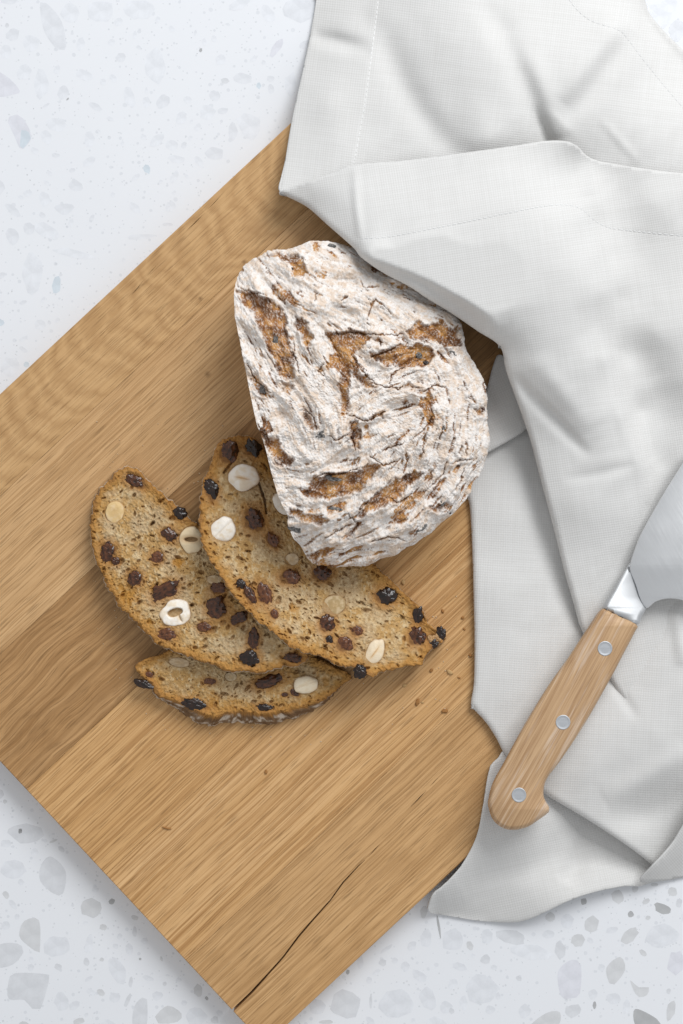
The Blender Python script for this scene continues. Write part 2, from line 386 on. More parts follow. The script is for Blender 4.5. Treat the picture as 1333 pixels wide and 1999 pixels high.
def wood_mat(name, light, mid, dark, seed, ring=0.0, blotch=0.3, wavy=0.0, streak=1.0, knots=()):
    m, nt, b = new_mat(name, 0.52, 0.32); N = NT(nt)
    uv = N.n('ShaderNodeTexCoord').outputs['UV']
    uvo = N.mapping(uv, (1, 1, 1), (seed * 3.7, seed * 5.3, seed))
    # let the grain wander a little
    wob = N.math('MULTIPLY', N.math('SUBTRACT', N.noise(N.mapping(uvo, (.45, .8, 1)), 1, 2), .5), 0.08 + wavy)
    sep = N.n('ShaderNodeSeparateXYZ'); N.l(uvo, sep.inputs[0])
    comb = N.n('ShaderNodeCombineXYZ'); N.l(sep.outputs[0], comb.inputs[0]); N.l(N.math('ADD', sep.outputs[1], wob), comb.inputs[1])
    g = comb.outputs[0]
    broad = N.noise(N.mapping(g, (.07, 3.2, 1)), 1, 3, .55)
    fine = N.noise(N.mapping(g, (.20, 12, 1)), 1, 3, .6)
    vfine = N.noise(N.mapping(g, (.9, 42, 1)), 1, 2, .6)
    f = N.math('ADD', N.math('MULTIPLY', broad, .42), N.math('ADD', N.math('MULTIPLY', fine, .40), N.math('MULTIPLY', vfine, .18)))
    col = N.mixc(N.ramp(f, [(.36, 0.0), (.62, 1.0)]), mid, light)
    # dark late-wood streaks
    st = N.ramp(N.noise(N.mapping(g, (.13, 10, 1), (3, 1, 0)), 1, 3, .55), [(.47, 0.0), (.64, 1.0)])
    col = N.mixc(N.math('MULTIPLY', st, .55 * streak), col, dark)
    st2 = N.ramp(N.noise(N.mapping(g, (.2, 27, 1), (7, 2, 0)), 1, 2, .5), [(.50, 0.0), (.60, 1.0)])
    col = N.mixc(N.math('MULTIPLY', st2, .62 * streak), col, dark)
    # pores
    pore = N.ramp(N.noise(N.mapping(g, (1.8, 48, 1), (1, 4, 0)), 1, 1, .4), [(.58, 0.0), (.68, 1.0)])
    dk = tuple(x * .55 for x in dark)
    col = N.mixc(N.math('MULTIPLY', pore, .5), col, dk)
    if blotch:
        bl = N.ramp(N.noise(N.mapping(g, (.7, 1.6, 1), (9, 3, 0)), 1, 4, .55, .6), [(.45, 0.0), (.72, 1.0)])
        col = N.mixc(N.math('MULTIPLY', bl, blotch), col, dark)
    if wavy:
        wv = N.ramp(N.noise(N.mapping(g, (1.5, 6.5, 1), (2, 8, 0), (0, 0, .22)), 1, 4, .6, 1.2), [(.45, 0.0), (.68, 1.0)])
        col = N.mixc(N.math('MULTIPLY', wv, .55 * wavy), col, dk)
    if ring:
        s0 = N.n('ShaderNodeSeparateXYZ'); N.l(uv, s0.inputs[0])
        dv = N.math('SUBTRACT', s0.outputs[1], 6.35)
        q = N.math('SUBTRACT', s0.outputs[0], N.math('MULTIPLY', N.math('MULTIPLY', dv, dv), .75))
        q = N.math('ADD', q, N.math('MULTIPLY', N.noise(N.mapping(uv, (.5, .7, 1)), 1, 4, .6), 2.0))
        sn = N.math('SINE', N.math('MULTIPLY', q, 2 * math.pi / .46))
        sn = N.math('ADD', N.math('MULTIPLY', sn, .5), .5)
        amt = N.math('MULTIPLY', N.math('POWER', sn, 3.0), N.ramp(N.noise(N.mapping(uv, (.7, .9, 1), (4, 4, 0)), 1, 1), [(.35, .45), (.65, 1.0)]))
        col = N.mixc(N.math('MULTIPLY', amt, ring), col, dark)
        hi = N.math('POWER', N.math('SUBTRACT', 1.0, sn), 6.0)
        col = N.mixc(N.math('MULTIPLY', hi, ring * .5), col, tuple(min(1, x * 1.12) for x in light))
    for (ku, kv, kr) in knots:
        dv_ = N.n('ShaderNodeVectorMath', operation='DISTANCE'); N.l(uv, dv_.inputs[0]); dv_.inputs[1].default_value = (ku, kv, 0)
        dd_ = N.math('ADD', dv_.outputs['Value'], N.math('MULTIPLY', N.math('SUBTRACT', N.noise(uv, 22, 2), .5), kr * 1.2))
        col = N.mixc(N.math('MULTIPLY', N.math('SUBTRACT', 1.0, N.math('DIVIDE', dd_, kr * 1.6), clamp=True), .8), col, dk)
    N.l(col, b.inputs['Base Color'])
    h = N.math('ADD', N.math('MULTIPLY', fine, .5), N.math('SUBTRACT', N.math('MULTIPLY', vfine, .6), N.math('MULTIPLY', pore, .8)))
    N.l(N.bump(h, .35, .00025), b.inputs['Normal'])
    N.l(N.ramp(fine, [(.3, .46), (.7, .60)]), b.inputs['Roughness'])
    return m

def build_board():
    root = empty('cutting_board', P(500, 1100, TZ))
    tag(root, 'oak plank cutting board under the sliced bread, cracked near its bottom corner', 'cutting board')
    O = np.array(root.location)
    D = np.array((517.0, 2041.0)); d_u = D @ UG; d_n = D @ NG
    u0, u1 = d_u, d_u + 1650
    seams = [562.5, 708, 934, 1162, 1390, 1618, d_n]
    L1, M1, K1 = (0.660, 0.402, 0.180), (0.550, 0.313, 0.124), (0.360, 0.178, 0.059)
    specs = [dict(light=(0.600, 0.379, 0.180), mid=(0.500, 0.295, 0.126), dark=(0.340, 0.178, 0.068), seed=1, ring=.42, knots=[(-1.116, 6.93, .035), (.0, 6.99, .045)], blotch=.15, streak=.55),
             dict(light=(0.640, 0.407, 0.203), mid=(0.545, 0.327, 0.149), dark=(0.370, 0.201, 0.079), seed=2, knots=[(-2.02, 8.11, .05)], blotch=.2),
             dict(light=(0.530, 0.313, 0.140), mid=(0.420, 0.229, 0.090), dark=(0.270, 0.136, 0.047), seed=3, blotch=.45, wavy=.38),
             dict(light=L1, mid=M1, dark=K1, seed=4, blotch=.15, streak=1.1),
             dict(light=(0.680, 0.425, 0.203), mid=M1, dark=K1, seed=5, blotch=.15, streak=1.1),
             dict(light=(0.620, 0.383, 0.180), mid=(0.530, 0.309, 0.131), dark=(0.360, 0.192, 0.072), seed=6, blotch=.4)]
    for i in range(6):
        a, c = seams[i] + (.12 if i else 0), seams[i + 1] - (.12 if i < 5 else 0)
        loop = [(u0, a), (u1, a), (u1, c), (u0, c)]; holes = []
        if i == 0:
            for (p, q, w) in (((440, 372), (403, 411), 1.6), ((400, 415), (362, 452), 2.0), ((311, 511), (285, 541), 1.4), ((280, 547), (255, 578), 2.4), ((214, 636), (193, 659), 1.3)):
                p = np.array(p, float); q = np.array(q, float); pu, pn, qu, qn = p @ UG, p @ NG, q @ UG, q @ NG
                pn, qn = max(pn, a + 5), max(qn, a + 5)
                mu, mn = (pu + qu) / 2, (pn + qn) / 2
                holes.append([(pu, pn), (mu + 4, mn - w / 2 + .4), (qu, qn), (mu - 3, mn + w / 2 + .3)])
        if i == 5:
            pts = [((458, 1969), 5.5), ((490, 1938), 5), ((520, 1905), 3.8), ((553, 1868), 3.2), ((582, 1829), 3.6), ((613, 1793), 3.2), ((645, 1757), 2.4), ((670, 1722), 2.6), ((700, 1690), 2.0), ((712, 1679), .4)]
            up, dn = [], []
            for (p, w) in pts:
                p = np.array(p, float); pu, pn = p @ UG, p @ NG
                if p[0] == 458: pu = u0
                up.append((pu, pn - w / 2)); dn.append((pu, pn + w / 2))
            loop = [(u0, a), (u1, a), (u1, c), (u0, c)] + dn + up[::-1]
            for (p, q, w) in (((718, 1673), (742, 1647), 2.2), ((800, 1577), (834, 1541), 2.4), ((838, 1536), (858, 1515), 1.6)):
                p = np.array(p, float); q = np.array(q, float); pu, pn, qu, qn = p @ UG, p @ NG, q @ UG, q @ NG
                mu, mn = (pu + qu) / 2, (pn + qn) / 2
                holes.append([(pu, pn), (mu + 3, mn - w / 2), (qu, qn), (mu - 3, mn + w / 2)])
        def W(l, z):
            l = np.array(l); px = l[:, :1] * UG + l[:, 1:] * NG
            xy = P3(px[:, 0], px[:, 1], ZB)[:, :2]
            return np.c_[xy, np.full(len(l), z)], l / 100.0
        V, UVs, tris, quads = [], [], [], []; base = 0
        ch = 1.6 if i in (0, 5) else 1.0
        ins = [(u0 + 1.8, a + (1.8 if i == 0 else .15)), (u1 - 1.8, a + (1.8 if i == 0 else .15)), (u1 - 1.8, c - (1.8 if i == 5 else .15)), (u0 + 1.8, c - (1.8 if i == 5 else .15))] + loop[4:]
        if i == 5: ins[4] = (u0 + 1.8, loop[4][1]); ins[-1] = (u0 + 1.8, loop[-1][1])
        v_t, uv_t = W(ins, ZB); v_e, uv_e = W(loop, ZB - .4 * MM); v_b, uv_b = W(loop, TZ + .0003)
        n = len(loop); V += [v_t, v_e, v_b]; UVs += [uv_t, uv_e, uv_b]; base = 3 * n
        for r in range(2):
            for j in range(n):
                k = (j + 1) % n; quads.append((r * n + j, r * n + k, (r + 1) * n + k, (r + 1) * n + j))
        hv = []
        for hl in holes:
            m_ = len(hl); t_, ut_ = W(hl, ZB); b_, ub_ = W(hl, ZB - 6 * MM)
            V += [t_, b_]; UVs += [ut_, ub_]; hv.append((base, hl))
            for j in range(m_):
                k = (j + 1) % m_; quads.append((base + k, base + j, base + m_ + j, base + m_ + k))
            quads.append((base + m_, base + m_ + 1, base + m_ + 2, base + m_ + 3)); base += 2 * m_
        polys = [[Vector((*p, 0)) for p in ins]] + [[Vector((*p, 0)) for p in hl] for _, hl in hv]
        ids = list(range(n)) + sum([list(range(bb, bb + len(hl))) for bb, hl in hv], [])
        V = np.concatenate(V) - O; UVs = np.concatenate(UVs)
        for t in geometry.tessellate_polygon(polys):
            t = [ids[q] for q in t]; A, B, C = V[t[0]], V[t[1]], V[t[2]]
            if np.cross(B - A, C - A)[2] < 0: t = t[::-1]
            tris.append(t)
        me = make_mesh('plank', V, [np.array(tris), np.array(quads)], wood_mat('oak_plank', **specs[i]), uv=UVs, smooth=False)
        bm = bmesh.new(); bm.from_mesh(me); bmesh.ops.recalc_face_normals(bm, faces=bm.faces); bm.to_mesh(me); bm.free()
        obj('plank', me, root)
build_board()

# ------------------------------------------------------------------ raisins and hazelnuts (parts of the bread)
def sphere_grid(nt, nr):
    th = np.linspace(0, 2 * math.pi, nt, endpoint=False); ph = np.linspace(0, math.pi, nr + 1)[1:-1]
    T, Q = np.meshgrid(th, ph); v = np.stack([np.cos(T) * np.sin(Q), np.sin(T) * np.sin(Q), np.cos(Q)], -1).reshape(-1, 3)
    v = np.concatenate([v, [[0, 0, 1], [0, 0, -1]]]); m = nr - 1; quads = []; tris = []
    idx = np.arange(m * nt).reshape(m, nt); r = np.roll(idx, -1, 1)
    quads = np.stack([idx[:-1], idx[1:], r[1:], r[:-1]], -1).reshape(-1, 4)
    tris = np.concatenate([np.stack([np.full(nt, m * nt), idx[0], r[0]], -1), np.stack([np.full(nt, m * nt + 1), r[-1], idx[-1]], -1)])
    return v, quads, tris

def raisin_mat(name, c1, c2, rough, sss=0.0):
    m, nt, b = new_mat(name, rough, 0.5); N = NT(nt)
    tc = N.n('ShaderNodeTexCoord').outputs['Object']
    f = N.noise(tc, 2.6, 3)
    N.l(N.mixc(N.ramp(f, [(.35, 0.0), (.65, 1.0)]), c1, c2), b.inputs['Base Color'])
    N.l(N.bump(N.noise(tc, 3.4, 2), .35, .0006), b.inputs['Normal'])
    N.l(N.ramp(N.noise(tc, 3, 2), [(.35, rough), (.7, min(1, rough + .16))]), b.inputs['Roughness'])
    return m
RM = {'k': raisin_mat('raisin_black', (.006, .004, .003), (.030, .012, .006), .14),
      'd': raisin_mat('raisin_dark', (.016, .006, .003), (.115, .038, .013), .13),
      'r': raisin_mat('raisin_red', (.055, .016, .006), (.17, .060, .020), .2),
      'c': raisin_mat('crust_bit', (.30, .15, .05), (.52, .33, .16), .7),
      'f': raisin_mat('raisin_floured', (.015, .015, .016), (.24, .225, .21), .65)}
_rcache = {}
def raisin_mesh(kind, var):
    if (kind, var) in _rcache: return _rcache[kind, var]
    v, q, t = sphere_grid(30, 18); a = var * 13.7
    n = fbm(v[:, 0] * 2.2 + a + v[:, 2] * 1.1, v[:, 1] * 2.2 - a + v[:, 2] * 1.7, 3, var)
    rid = 1 - np.abs(2 * fbm(v[:, 0] * 3.1 + a * 2 - v[:, 2], v[:, 1] * 3.1 + a + v[:, 2] * 1.3, 2, var + 40) - 1)
    r = .80 + .42 * (n - .5) * 2 * .95 + .42 * (rid - .7)
    me = make_mesh('raisin', v * r[:, None], [q, t], RM[kind]); _rcache[kind, var] = me
    return me

SC = 0.72 / FPX       # metres per photograph pixel on the board
def add_raisin(parent, px, py, z, rx, ry, rot, kind, tall=.55, sink=.25, tilt=(0, 0)):
    o = obj('raisin', raisin_mesh(kind, random.randrange(7)), parent)
    s = (CAMZ - z) / FPX; rz = min(rx, ry) * tall
    o.location = Vector(P(px, py, z - sink * rz * s)) - parent.location
    k = random.uniform(1.08, 1.26); o.scale = (rx * s * k, ry * s * k * random.uniform(.9, 1.08), rz * s); o.rotation_euler = (tilt[0], tilt[1], -math.radians(rot))
    return o

def nut_mat():
    m, nt, b = new_mat('hazelnut_flesh', .42, .4); N = NT(nt)
    a = N.n('ShaderNodeVertexColor', layer_name='tone'); tc = N.n('ShaderNodeTexCoord').outputs['Object']
    f = N.noise(tc, 500, 3)
    N.l(N.mixc(N.math('MULTIPLY', f, .22), a.outputs[0], (.62, .44, .26), 'MULTIPLY'), b.inputs['Base Color'])
    N.l(N.bump(N.noise(tc, 1200, 3), .3, .0003), b.inputs['Normal'])
    return m
NUTM = nut_mat()
def add_nut(parent, px, py, z, rx, ry, rot, style, bulge=.35, white=(.93, .885, .81), skin=(.36, .20, .09), seed=0):
    nt_, nr = 56, 22
    th = np.arange(nt_) * 2 * math.pi / nt_
    R = 1 + .15 * (fbm(np.cos(th) * 1.3 + seed * 3.1 + 5, np.sin(th) * 1.3 + 5, 2, seed) - .5) * 2
    rr = np.concatenate([np.linspace(0.02, .90, nr - 6), [.93, .96, .985, 1.0, 1.02, 1.0]])
    hz = np.concatenate([np.zeros(nr - 6), [0, 0, 0, 0, -.25, -.7]])
    A, B = np.meshgrid(th, rr); H = np.broadcast_to(hz[:, None], A.shape)
    X = np.cos(A) * B * R; Y = np.sin(A) * B * R; rad = B
    Z = bulge * np.sqrt(np.clip(1 - (np.minimum(rad, 1) * .97) ** 2, 0, 1)) + H + .10 * (fbm(X * 1.6 + seed * 2, Y * 1.6, 3, seed + 3) - .5)
    n = fbm(X * 3 + seed, Y * 3 + seed, 3, seed + 9)
    col = mix(np.broadcast_to(white, X.shape + (3,)), (.80, .64, .42), sstep(.42, .72, n) * .55)
    edge = sstep(.90, 1.0, rad + .10 * (n - .5)); col = mix(col, skin, edge * .38)
    if style == 'slit':
        d = np.abs(Y + .06 * np.sin(3 * X)); g = np.exp(-(d / .13) ** 2) * sstep(.75, .35, np.abs(X)); g2 = np.exp(-(d / .05) ** 2) * sstep(.7, .3, np.abs(X))
        Z = Z - .07 * g2; g = np.exp(-(d / .17) ** 2) * sstep(.8, .1, np.abs(X)); col = mix(col, (.72, .47, .22), g * .7); col = mix(col, (.45, .25, .10), g2 * .35)
    elif style == 'hole':
        d = np.hypot((X + .08) / .52, (Y - .06 - .05 * np.sin(4 * X)) / .32) + .25 * (n - .5); g = sstep(1.1, .8, d)
        Z = Z - (bulge + .45) * g; col = mix(col, (.46, .29, .12), g); col = mix(col, (.16, .085, .03), g * sstep(.65, .2, d))
        k = np.exp(-((X - .12 + .25 * Y) / .07) ** 2) * sstep(0, -.2, Y) * sstep(-.9, -.6, Y); Z = Z - .2 * k; col = mix(col, (.50, .34, .18), k * .9)
    elif style == 'cut':
        d = np.hypot(X / .6, Y / .17); g = sstep(1.15, .75, d); g2 = sstep(2.6, .9, d)
        Z = Z - .1 * g2 - .4 * g; col = mix(col, (.62, .40, .19), g2 * .6); col = mix(col, (.12, .05, .02), g)
    elif style == 'ridge':
        d = Y - .25 * X; g = np.exp(-(d / .08) ** 2); Z = Z + .05 * np.sin(2.6 * X + 1.2 * Y + seed) - .05 * g; col = mix(col, (.74, .60, .42), g * .35 + .22 * sstep(.0, .6, -d) * sstep(.9, .3, rad))
    elif style == 'tan':
        col = mix(col, (.50, .31, .12), .35 * sstep(.7, .1, rad))
    s = (CAMZ - z) / FPX
    v = np.stack([X * rx * s, Y * ry * s, Z * min(rx, ry) * s], -1).reshape(-1, 3)
    v = np.concatenate([v, [[0, 0, v[:nt_, 2].mean()]]]); c = np.concatenate([col.reshape(-1, 3), col[0].mean(0)[None]])
    m = len(rr); idx = np.arange(m * nt_).reshape(m, nt_); r = np.roll(idx, -1, 1)
    q = np.stack([idx[:-1], idx[1:], r[1:], r[:-1]], -1).reshape(-1, 4); t = np.stack([np.full(nt_, m * nt_), idx[0], r[0]], -1)
    o = obj('hazelnut', make_mesh('hazelnut', v, [q, t], NUTM, cols=c), parent)
    o.location = Vector(P(px, py, z)) - parent.location; o.rotation_euler = (0, 0, -math.radians(rot))
    return o

# ------------------------------------------------------------------ bread slices
def bread_mat(name, rough, bump_scale, bump_str, grain=0.25):
    m, nt, b = new_mat(name, rough, .25); N = NT(nt)
    a = N.n('ShaderNodeVertexColor', layer_name='tone'); tc = N.n('ShaderNodeTexCoord').outputs['Object']
    f = N.noise(tc, bump_scale, 4, .65)
    g = N.ramp(f, [(.3, 1 - grain), (.7, 1.0)])
    N.l(N.mixc(1.0, a.outputs[0], g, 'MULTIPLY'), b.inputs['Base Color'])
    N.l(N.bump(f, bump_str, .0005), b.inputs['Normal'])
    return m
CRUMB_M = bread_mat('bread_crumb', .75, 1000, .7, .28)
CRUST_M = bread_mat('bread_crust', .65, 1400, .7)

def build_slice(label, outline, center, ztop, thick, flare, raisins, nuts, seed, cracks=(), halo_extra=(), floor=None, sidedark=0.0):
    """ztop(px,py): height of the cut face over the board (mm)"""
    ol = np.array(outline, float); c = np.array(center, float)
    nt_, nr = 1150, 210
    th, R = polar_outline(ol, c, nt_)
    R = np.convolve(np.concatenate([R[-8:], R, R[:8]]), np.ones(9) / 9, 'same')[8:-8]
    R = R + 3.6 * (fbm(np.cos(th) * R / 9 + seed * 7 + 50, np.sin(th) * R / 9 + 50, 3, seed) - .5) * 2.6 + 1.6 * (fbm(np.cos(th) * R / 3.5 + 9, np.sin(th) * R / 3.5 + seed, 2, seed + 1) - .5) * 2      # ragged crust line
    x0, y0 = ol.min(0) - 14; x1, y1 = ol.max(0) + 14
    ras = Raster(x0, y0, x1, y1, .8)
    X, Y = ras.X, ras.Y
    H = np.zeros_like(X)
    # crumb relief
    H += 1.5 * (fbm(X / 46, Y / 46, 3, seed) - .5) + .9 * (fbm(X / 13, Y / 13, 3, seed + 3) - .5) + .9 * (fbm(X / 3.6, Y / 3.6, 2, seed + 6) - .5)
    tone = fbm(X / 30, Y / 30, 3, seed + 11); fine = fbm(X / 5, Y / 5, 3, seed + 12)
    C = mix(np.broadcast_to((.545, .365, .175), X.shape + (3,)), (.655, .475, .255), sstep(.45, .68, fine))
    C = mix(C, (.54, .315, .105), sstep(.48, .68, tone) * .8)
    C = mix(C, (.56, .425, .27), sstep(.52, .3, tone) * .45)
    lace = fbm(X / 4.5, Y / 6.5, 3, seed + 13); C = mix(C, (.38, .225, .09), sstep(.42, .28, lace) * .38); C = mix(C, (.70, .54, .32), sstep(.58, .74, lace) * .7); H += .9 * (lace - .5)
    # distance to the crust
    px_, py_ = X - c[0], Y - c[1]; ang = np.arctan2(py_, px_); rad = np.hypot(px_, py_)
    Rr = np.interp(ang, np.concatenate([th, th[:1] + 2 * math.pi]), np.concatenate([R, R[:1]]))
    ed, _ = seg_dist(X[::2, ::2], Y[::2, ::2], densify(ol, 9), True)
    ED = np.repeat(np.repeat(ed, 2, 0), 2, 1)[:X.shape[0], :X.shape[1]]
    ED = np.where(rad < Rr, ED, 0)
    n2 = fbm(X / 9, Y / 9, 3, seed + 21)
    # pores
    r2 = np.random.default_rng(seed)
    npore = int((x1 - x0) * (y1 - y0) / 150)
    for _ in range(npore):
        x, y = r2.uniform(x0, x1), r2.uniform(y0, y1)
        big = r2.random()
        r = r2.uniform(.9, 2.2) if big < .72 else (r2.uniform(2.0, 4.2) if big < .95 else r2.uniform(4.2, 6.6))
        w = ras.win(x, y, r * 3); xx, yy = X[w] - x, Y[w] - y
        if xx.size == 0: continue
        a = r2.normal(-.75 if seed % 2 else .5, .6); st = r2.uniform(.45, .95)
        u = xx * math.cos(a) + yy * math.sin(a); v = -xx * math.sin(a) + yy * math.cos(a)
        d = np.hypot(u / (r * 1.35), v / (r * st)) + .5 * (n2[w] - .5)
        g = sstep(1.15, .55, d)
        H[w] -= g * min(1.9, .34 * r + .15)
        C[w] = mix(C[w], (.40, .225, .09), g * .45)
        H[w] += .12 * np.exp(-((d - 1.25) / .2) ** 2) * min(1, r / 3)
    for line, wd in cracks:
        d, t = seg_dist(X, Y, line); d = d + 2.0 * (n2 - .5); g = sstep(wd, wd * .4, d)
        H -= 2.6 * g; C = mix(C, (.16, .075, .03), g * .8)
    # golden margin and crust rim
    C = mix(C, (.50, .265, .07), np.clip(sstep(36, 5, ED + 30 * (n2 - .5)) * .95, 0, 1))
    C = mix(C, (.46, .225, .055), sstep(15, 3, ED + 14 * (fine - .5)) * .9)
    C = mix(C, (.22, .095, .028), sstep(6, 1, ED + 16 * (n2 - .42)) * .5)
    H += .55 * sstep(14, 4, ED) + .8 * (fbm(X / 5, Y / 5, 2, seed + 31) - .5) * sstep(20, 4, ED)
    # golden stains round the fruit, sunk contact
    for (x, y, rx, ry, rot, k) in raisins:
        w = ras.win(x, y, max(rx, ry) * 2.8); xx, yy = X[w] - x, Y[w] - y; a = math.radians(rot)
        u = xx * math.cos(a) + yy * math.sin(a); v = -xx * math.sin(a) + yy * math.cos(a); d = np.hypot(u / rx, v / ry) + .5 * (n2[w] - .5)
        C[w] = mix(C[w], (.42, .20, .055), sstep(2.1, .9, d) * .8); C[w] = mix(C[w], (.16, .065, .02), sstep(1.1, .8, d) * .7)
        H[w] = H[w] * (1 - .6 * sstep(1.3, .8, d)) - .35 * sstep(1.2, .8, d) + .25 * (n2[w] - .4) * np.exp(-((d - 1.1) / .3) ** 2)
    for nn in nuts:
        x, y, rx, ry, rot = nn[:5]
        w = ras.win(x, y, max(rx, ry) * 1.9); xx, yy = X[w] - x, Y[w] - y; a = math.radians(rot)
        u = xx * math.cos(a) + yy * math.sin(a); v = -xx * math.sin(a) + yy * math.cos(a); d = np.hypot(u / rx, v / ry)
        H[w] = H[w] * (1 - sstep(1.2, 1, d)) - .6 * sstep(1.06, .9, d); C[w] = mix(C[w], (.33, .18, .07), sstep(1.14, 1.0, d + .2 * (n2[w] - .5)) * .5)
    for (x, y, r, s_) in halo_extra:
        w = ras.win(x, y, r * 2); d = np.hypot(X[w] - x, Y[w] - y) / r + .9 * (n2[w] - .5)
        C[w] = mix(C[w], (.47, .22, .035), sstep(1.1, .4, d) * s_); H[w] -= .5 * sstep(1, .5, d)
    # mesh: rings over the cut face, over the rim, down the crust, under
    root = empty('bread_slice', P(c[0], c[1], ZB)); tag(root, label, 'bread slice', 'slices of fruit bread fanned beside the loaf')
    O = np.array(root.location)
    s = np.linspace(0.01, 1, nr) ** .8
    rimw = 9.0
    rr = np.concatenate([s * 1.0])[:, None] * (R - rimw)[None]
    steps = np.linspace(0, 1, 8)[1:]
    rr = np.concatenate([rr, (R - rimw)[None] + rimw * steps[:, None]])
    TH = np.broadcast_to(th, rr.shape)
    px = c[0] + np.cos(TH) * rr; py = c[1] + np.sin(TH) * rr
    hz = ztop(px, py) + ras.sample(H, px, py)
    k = np.arange(len(rr)); e = np.clip((k - nr + 1) / 7.0, 0, 1)
    hz = hz - (1 - np.sqrt(1 - (e * .95) ** 2))[:, None] * 1.1
    cc = ras.sample(C, px, py)
    nside = 12
    t = (np.arange(1, nside + 1) / nside)[:, None]
    zt, zb = hz[-1], None
    bx = c[0] + np.cos(th) * R; by = c[1] + np.sin(th) * R
    base_z = ztop(bx, by) - thick
    if floor is not None: base_z = np.maximum(base_z, floor(bx, by))
    fl = flare(th) if callable(flare) else np.full(nt_, flare)
    sr = R[None] + fl[None] * np.sin(t * math.pi * .55) / math.sin(.55 * math.pi) + 2.2 * (fbm(th[None] * R.mean() / 7 + seed, t * 9 + 3, 3, seed + 50) - .5) * np.sin(t * math.pi)
    sz = zt[None] * (1 - t) + base_z[None] * t
    spx = c[0] + np.cos(th)[None] * sr; spy = c[1] + np.sin(th)[None] * sr
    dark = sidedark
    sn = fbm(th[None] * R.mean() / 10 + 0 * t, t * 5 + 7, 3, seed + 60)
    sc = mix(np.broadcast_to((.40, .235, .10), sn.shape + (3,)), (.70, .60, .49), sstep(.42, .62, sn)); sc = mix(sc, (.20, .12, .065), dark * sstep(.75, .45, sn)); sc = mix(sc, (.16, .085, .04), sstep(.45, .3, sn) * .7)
    sc = mix(sc, np.broadcast_to(cc[-1][None], sc.shape), np.broadcast_to(sstep(.25, 0, t), sn.shape))
    bottom = np.stack([c[0] + 0 * th, c[1] + 0 * th], -1)
    px = np.concatenate([px, spx]); py = np.concatenate([py, spy]); hz = np.concatenate([hz, sz]); cc = np.concatenate([cc, sc])
    V = P3(px, py, ZB + hz * MM).reshape(-1, 3) - O; cc = cc.reshape(-1, 3)
    m = len(px); idx = np.arange(m * nt_).reshape(m, nt_); r = np.roll(idx, -1, 1)
    quads = np.stack([idx[:-1], r[:-1], r[1:], idx[1:]], -1)          # pixel y points down, so this winding faces up
    quads = quads[..., ::-1]
    ncr = nr - 1
    cen = np.array(P(c[0], c[1], ZB + (float(hz[0].mean())) * MM)) - O
    # crumb part
    Vc = np.concatenate([V[:nr * nt_], [cen]]); tri = np.stack([np.full(nt_, nr * nt_), idx[0], r[0]], -1)[:, ::-1]
    obj('crumb', make_mesh('crumb', Vc, [quads[:ncr].reshape(-1, 4), tri], CRUMB_M, cols=np.concatenate([cc[:nr * nt_], cc[:1]])), root)
    Vk = V[(nr - 1) * nt_:]; ck = cc[(nr - 1) * nt_:]; off = (nr - 1) * nt_
    cb = np.array(P(c[0], c[1], ZB + float(base_z.mean()) * MM)) - O
    tri = np.stack([np.full(nt_, len(Vk)), idx[-1] - off, r[-1] - off], -1)
    obj('crust', make_mesh('crust', np.concatenate([Vk, [cb]]), [(quads[ncr:] - off).reshape(-1, 4), tri], CRUST_M, cols=np.concatenate([ck, ck[-1:]])), root)
    for i, (x, y, rx, ry, rot, kind) in enumerate(raisins):
        add_raisin(root, x, y, ZB + (float(ztop(x, y)) + .1) * MM, rx, ry, rot, kind, tall=.46 if kind != 'r' else .36, sink=.45 if kind == 'r' else .38)
    for i, nn in enumerate(nuts):
        x, y, rx, ry, rot, style, kw = nn
        add_nut(root, x, y, ZB + (float(ztop(x, y)) + kw.pop('up', .1)) * MM, rx, ry, rot, style, seed=seed * 10 + i, **kw)
    return root

OUT_A = [(226, 922), (238, 915), (253, 912), (267, 916), (283, 932), (294, 944), (312, 961), (328, 974), (343, 988), (358, 1003), (373, 1015), (389, 1024), (415, 1042), (450, 1078), (500, 1135),
         (552, 1200), (585, 1250), (600, 1283), (577, 1302), (562, 1299), (533, 1306), (510, 1313), (480, 1311), (450, 1312), (420, 1299), (382, 1286), (352, 1276), (311, 1258), (276, 1225), (249, 1200),
         (235, 1187), (226, 1170), (213, 1148), (199, 1119), (187, 1096), (180, 1071), (177, 1049), (177, 1026), (179, 1001), (186, 977), (193, 961), (204, 945), (218, 936)]
OUT_B = [(440, 857), (460, 850), (476, 849), (489, 852), (505, 863), (516, 882), (532, 908), (557, 942), (586, 988), (612, 1036), (648, 1078), (690, 1090), (728, 1101), (754, 1126), (779, 1147), (805, 1172),
         (825, 1193), (833, 1213), (838, 1222), (858, 1233), (869, 1240), (866, 1252), (850, 1262), (838, 1273), (830, 1285), (818, 1300), (795, 1299), (779, 1305), (749, 1310), (728, 1320), (712, 1316), (687, 1301), (672, 1302), (657, 1299), (631, 1283), (601, 1274),
         (580, 1267), (565, 1262), (557, 1253), (527, 1231), (496, 1204), (478, 1186), (453, 1161), (435, 1132), (419, 1109), (406, 1087), (395, 1064), (391, 1037), (389, 1006), (391, 976), (395, 947), (399, 931), (413, 906), (419, 877), (427, 866)]
OUT_C = [(266, 1296), (281, 1286), (304, 1281), (335, 1264), (390, 1242), (470, 1226), (550, 1238), (608, 1278), (650, 1299), (687, 1318), (679, 1330), (652, 1351), (630, 1366), (596, 1379), (559, 1388), (525, 1396), (499, 1396),
         (480, 1391), (450, 1390), (424, 1399), (397, 1394), (364, 1379), (334, 1368), (304, 1354), (296, 1340), (274, 1318), (263, 1308)]
TH_ = 9.0
def zA(x, y): return 9.6 + ((x - 210) * 240 + (y - 960) * 330) / 408.0 / 408.0 * 10.0
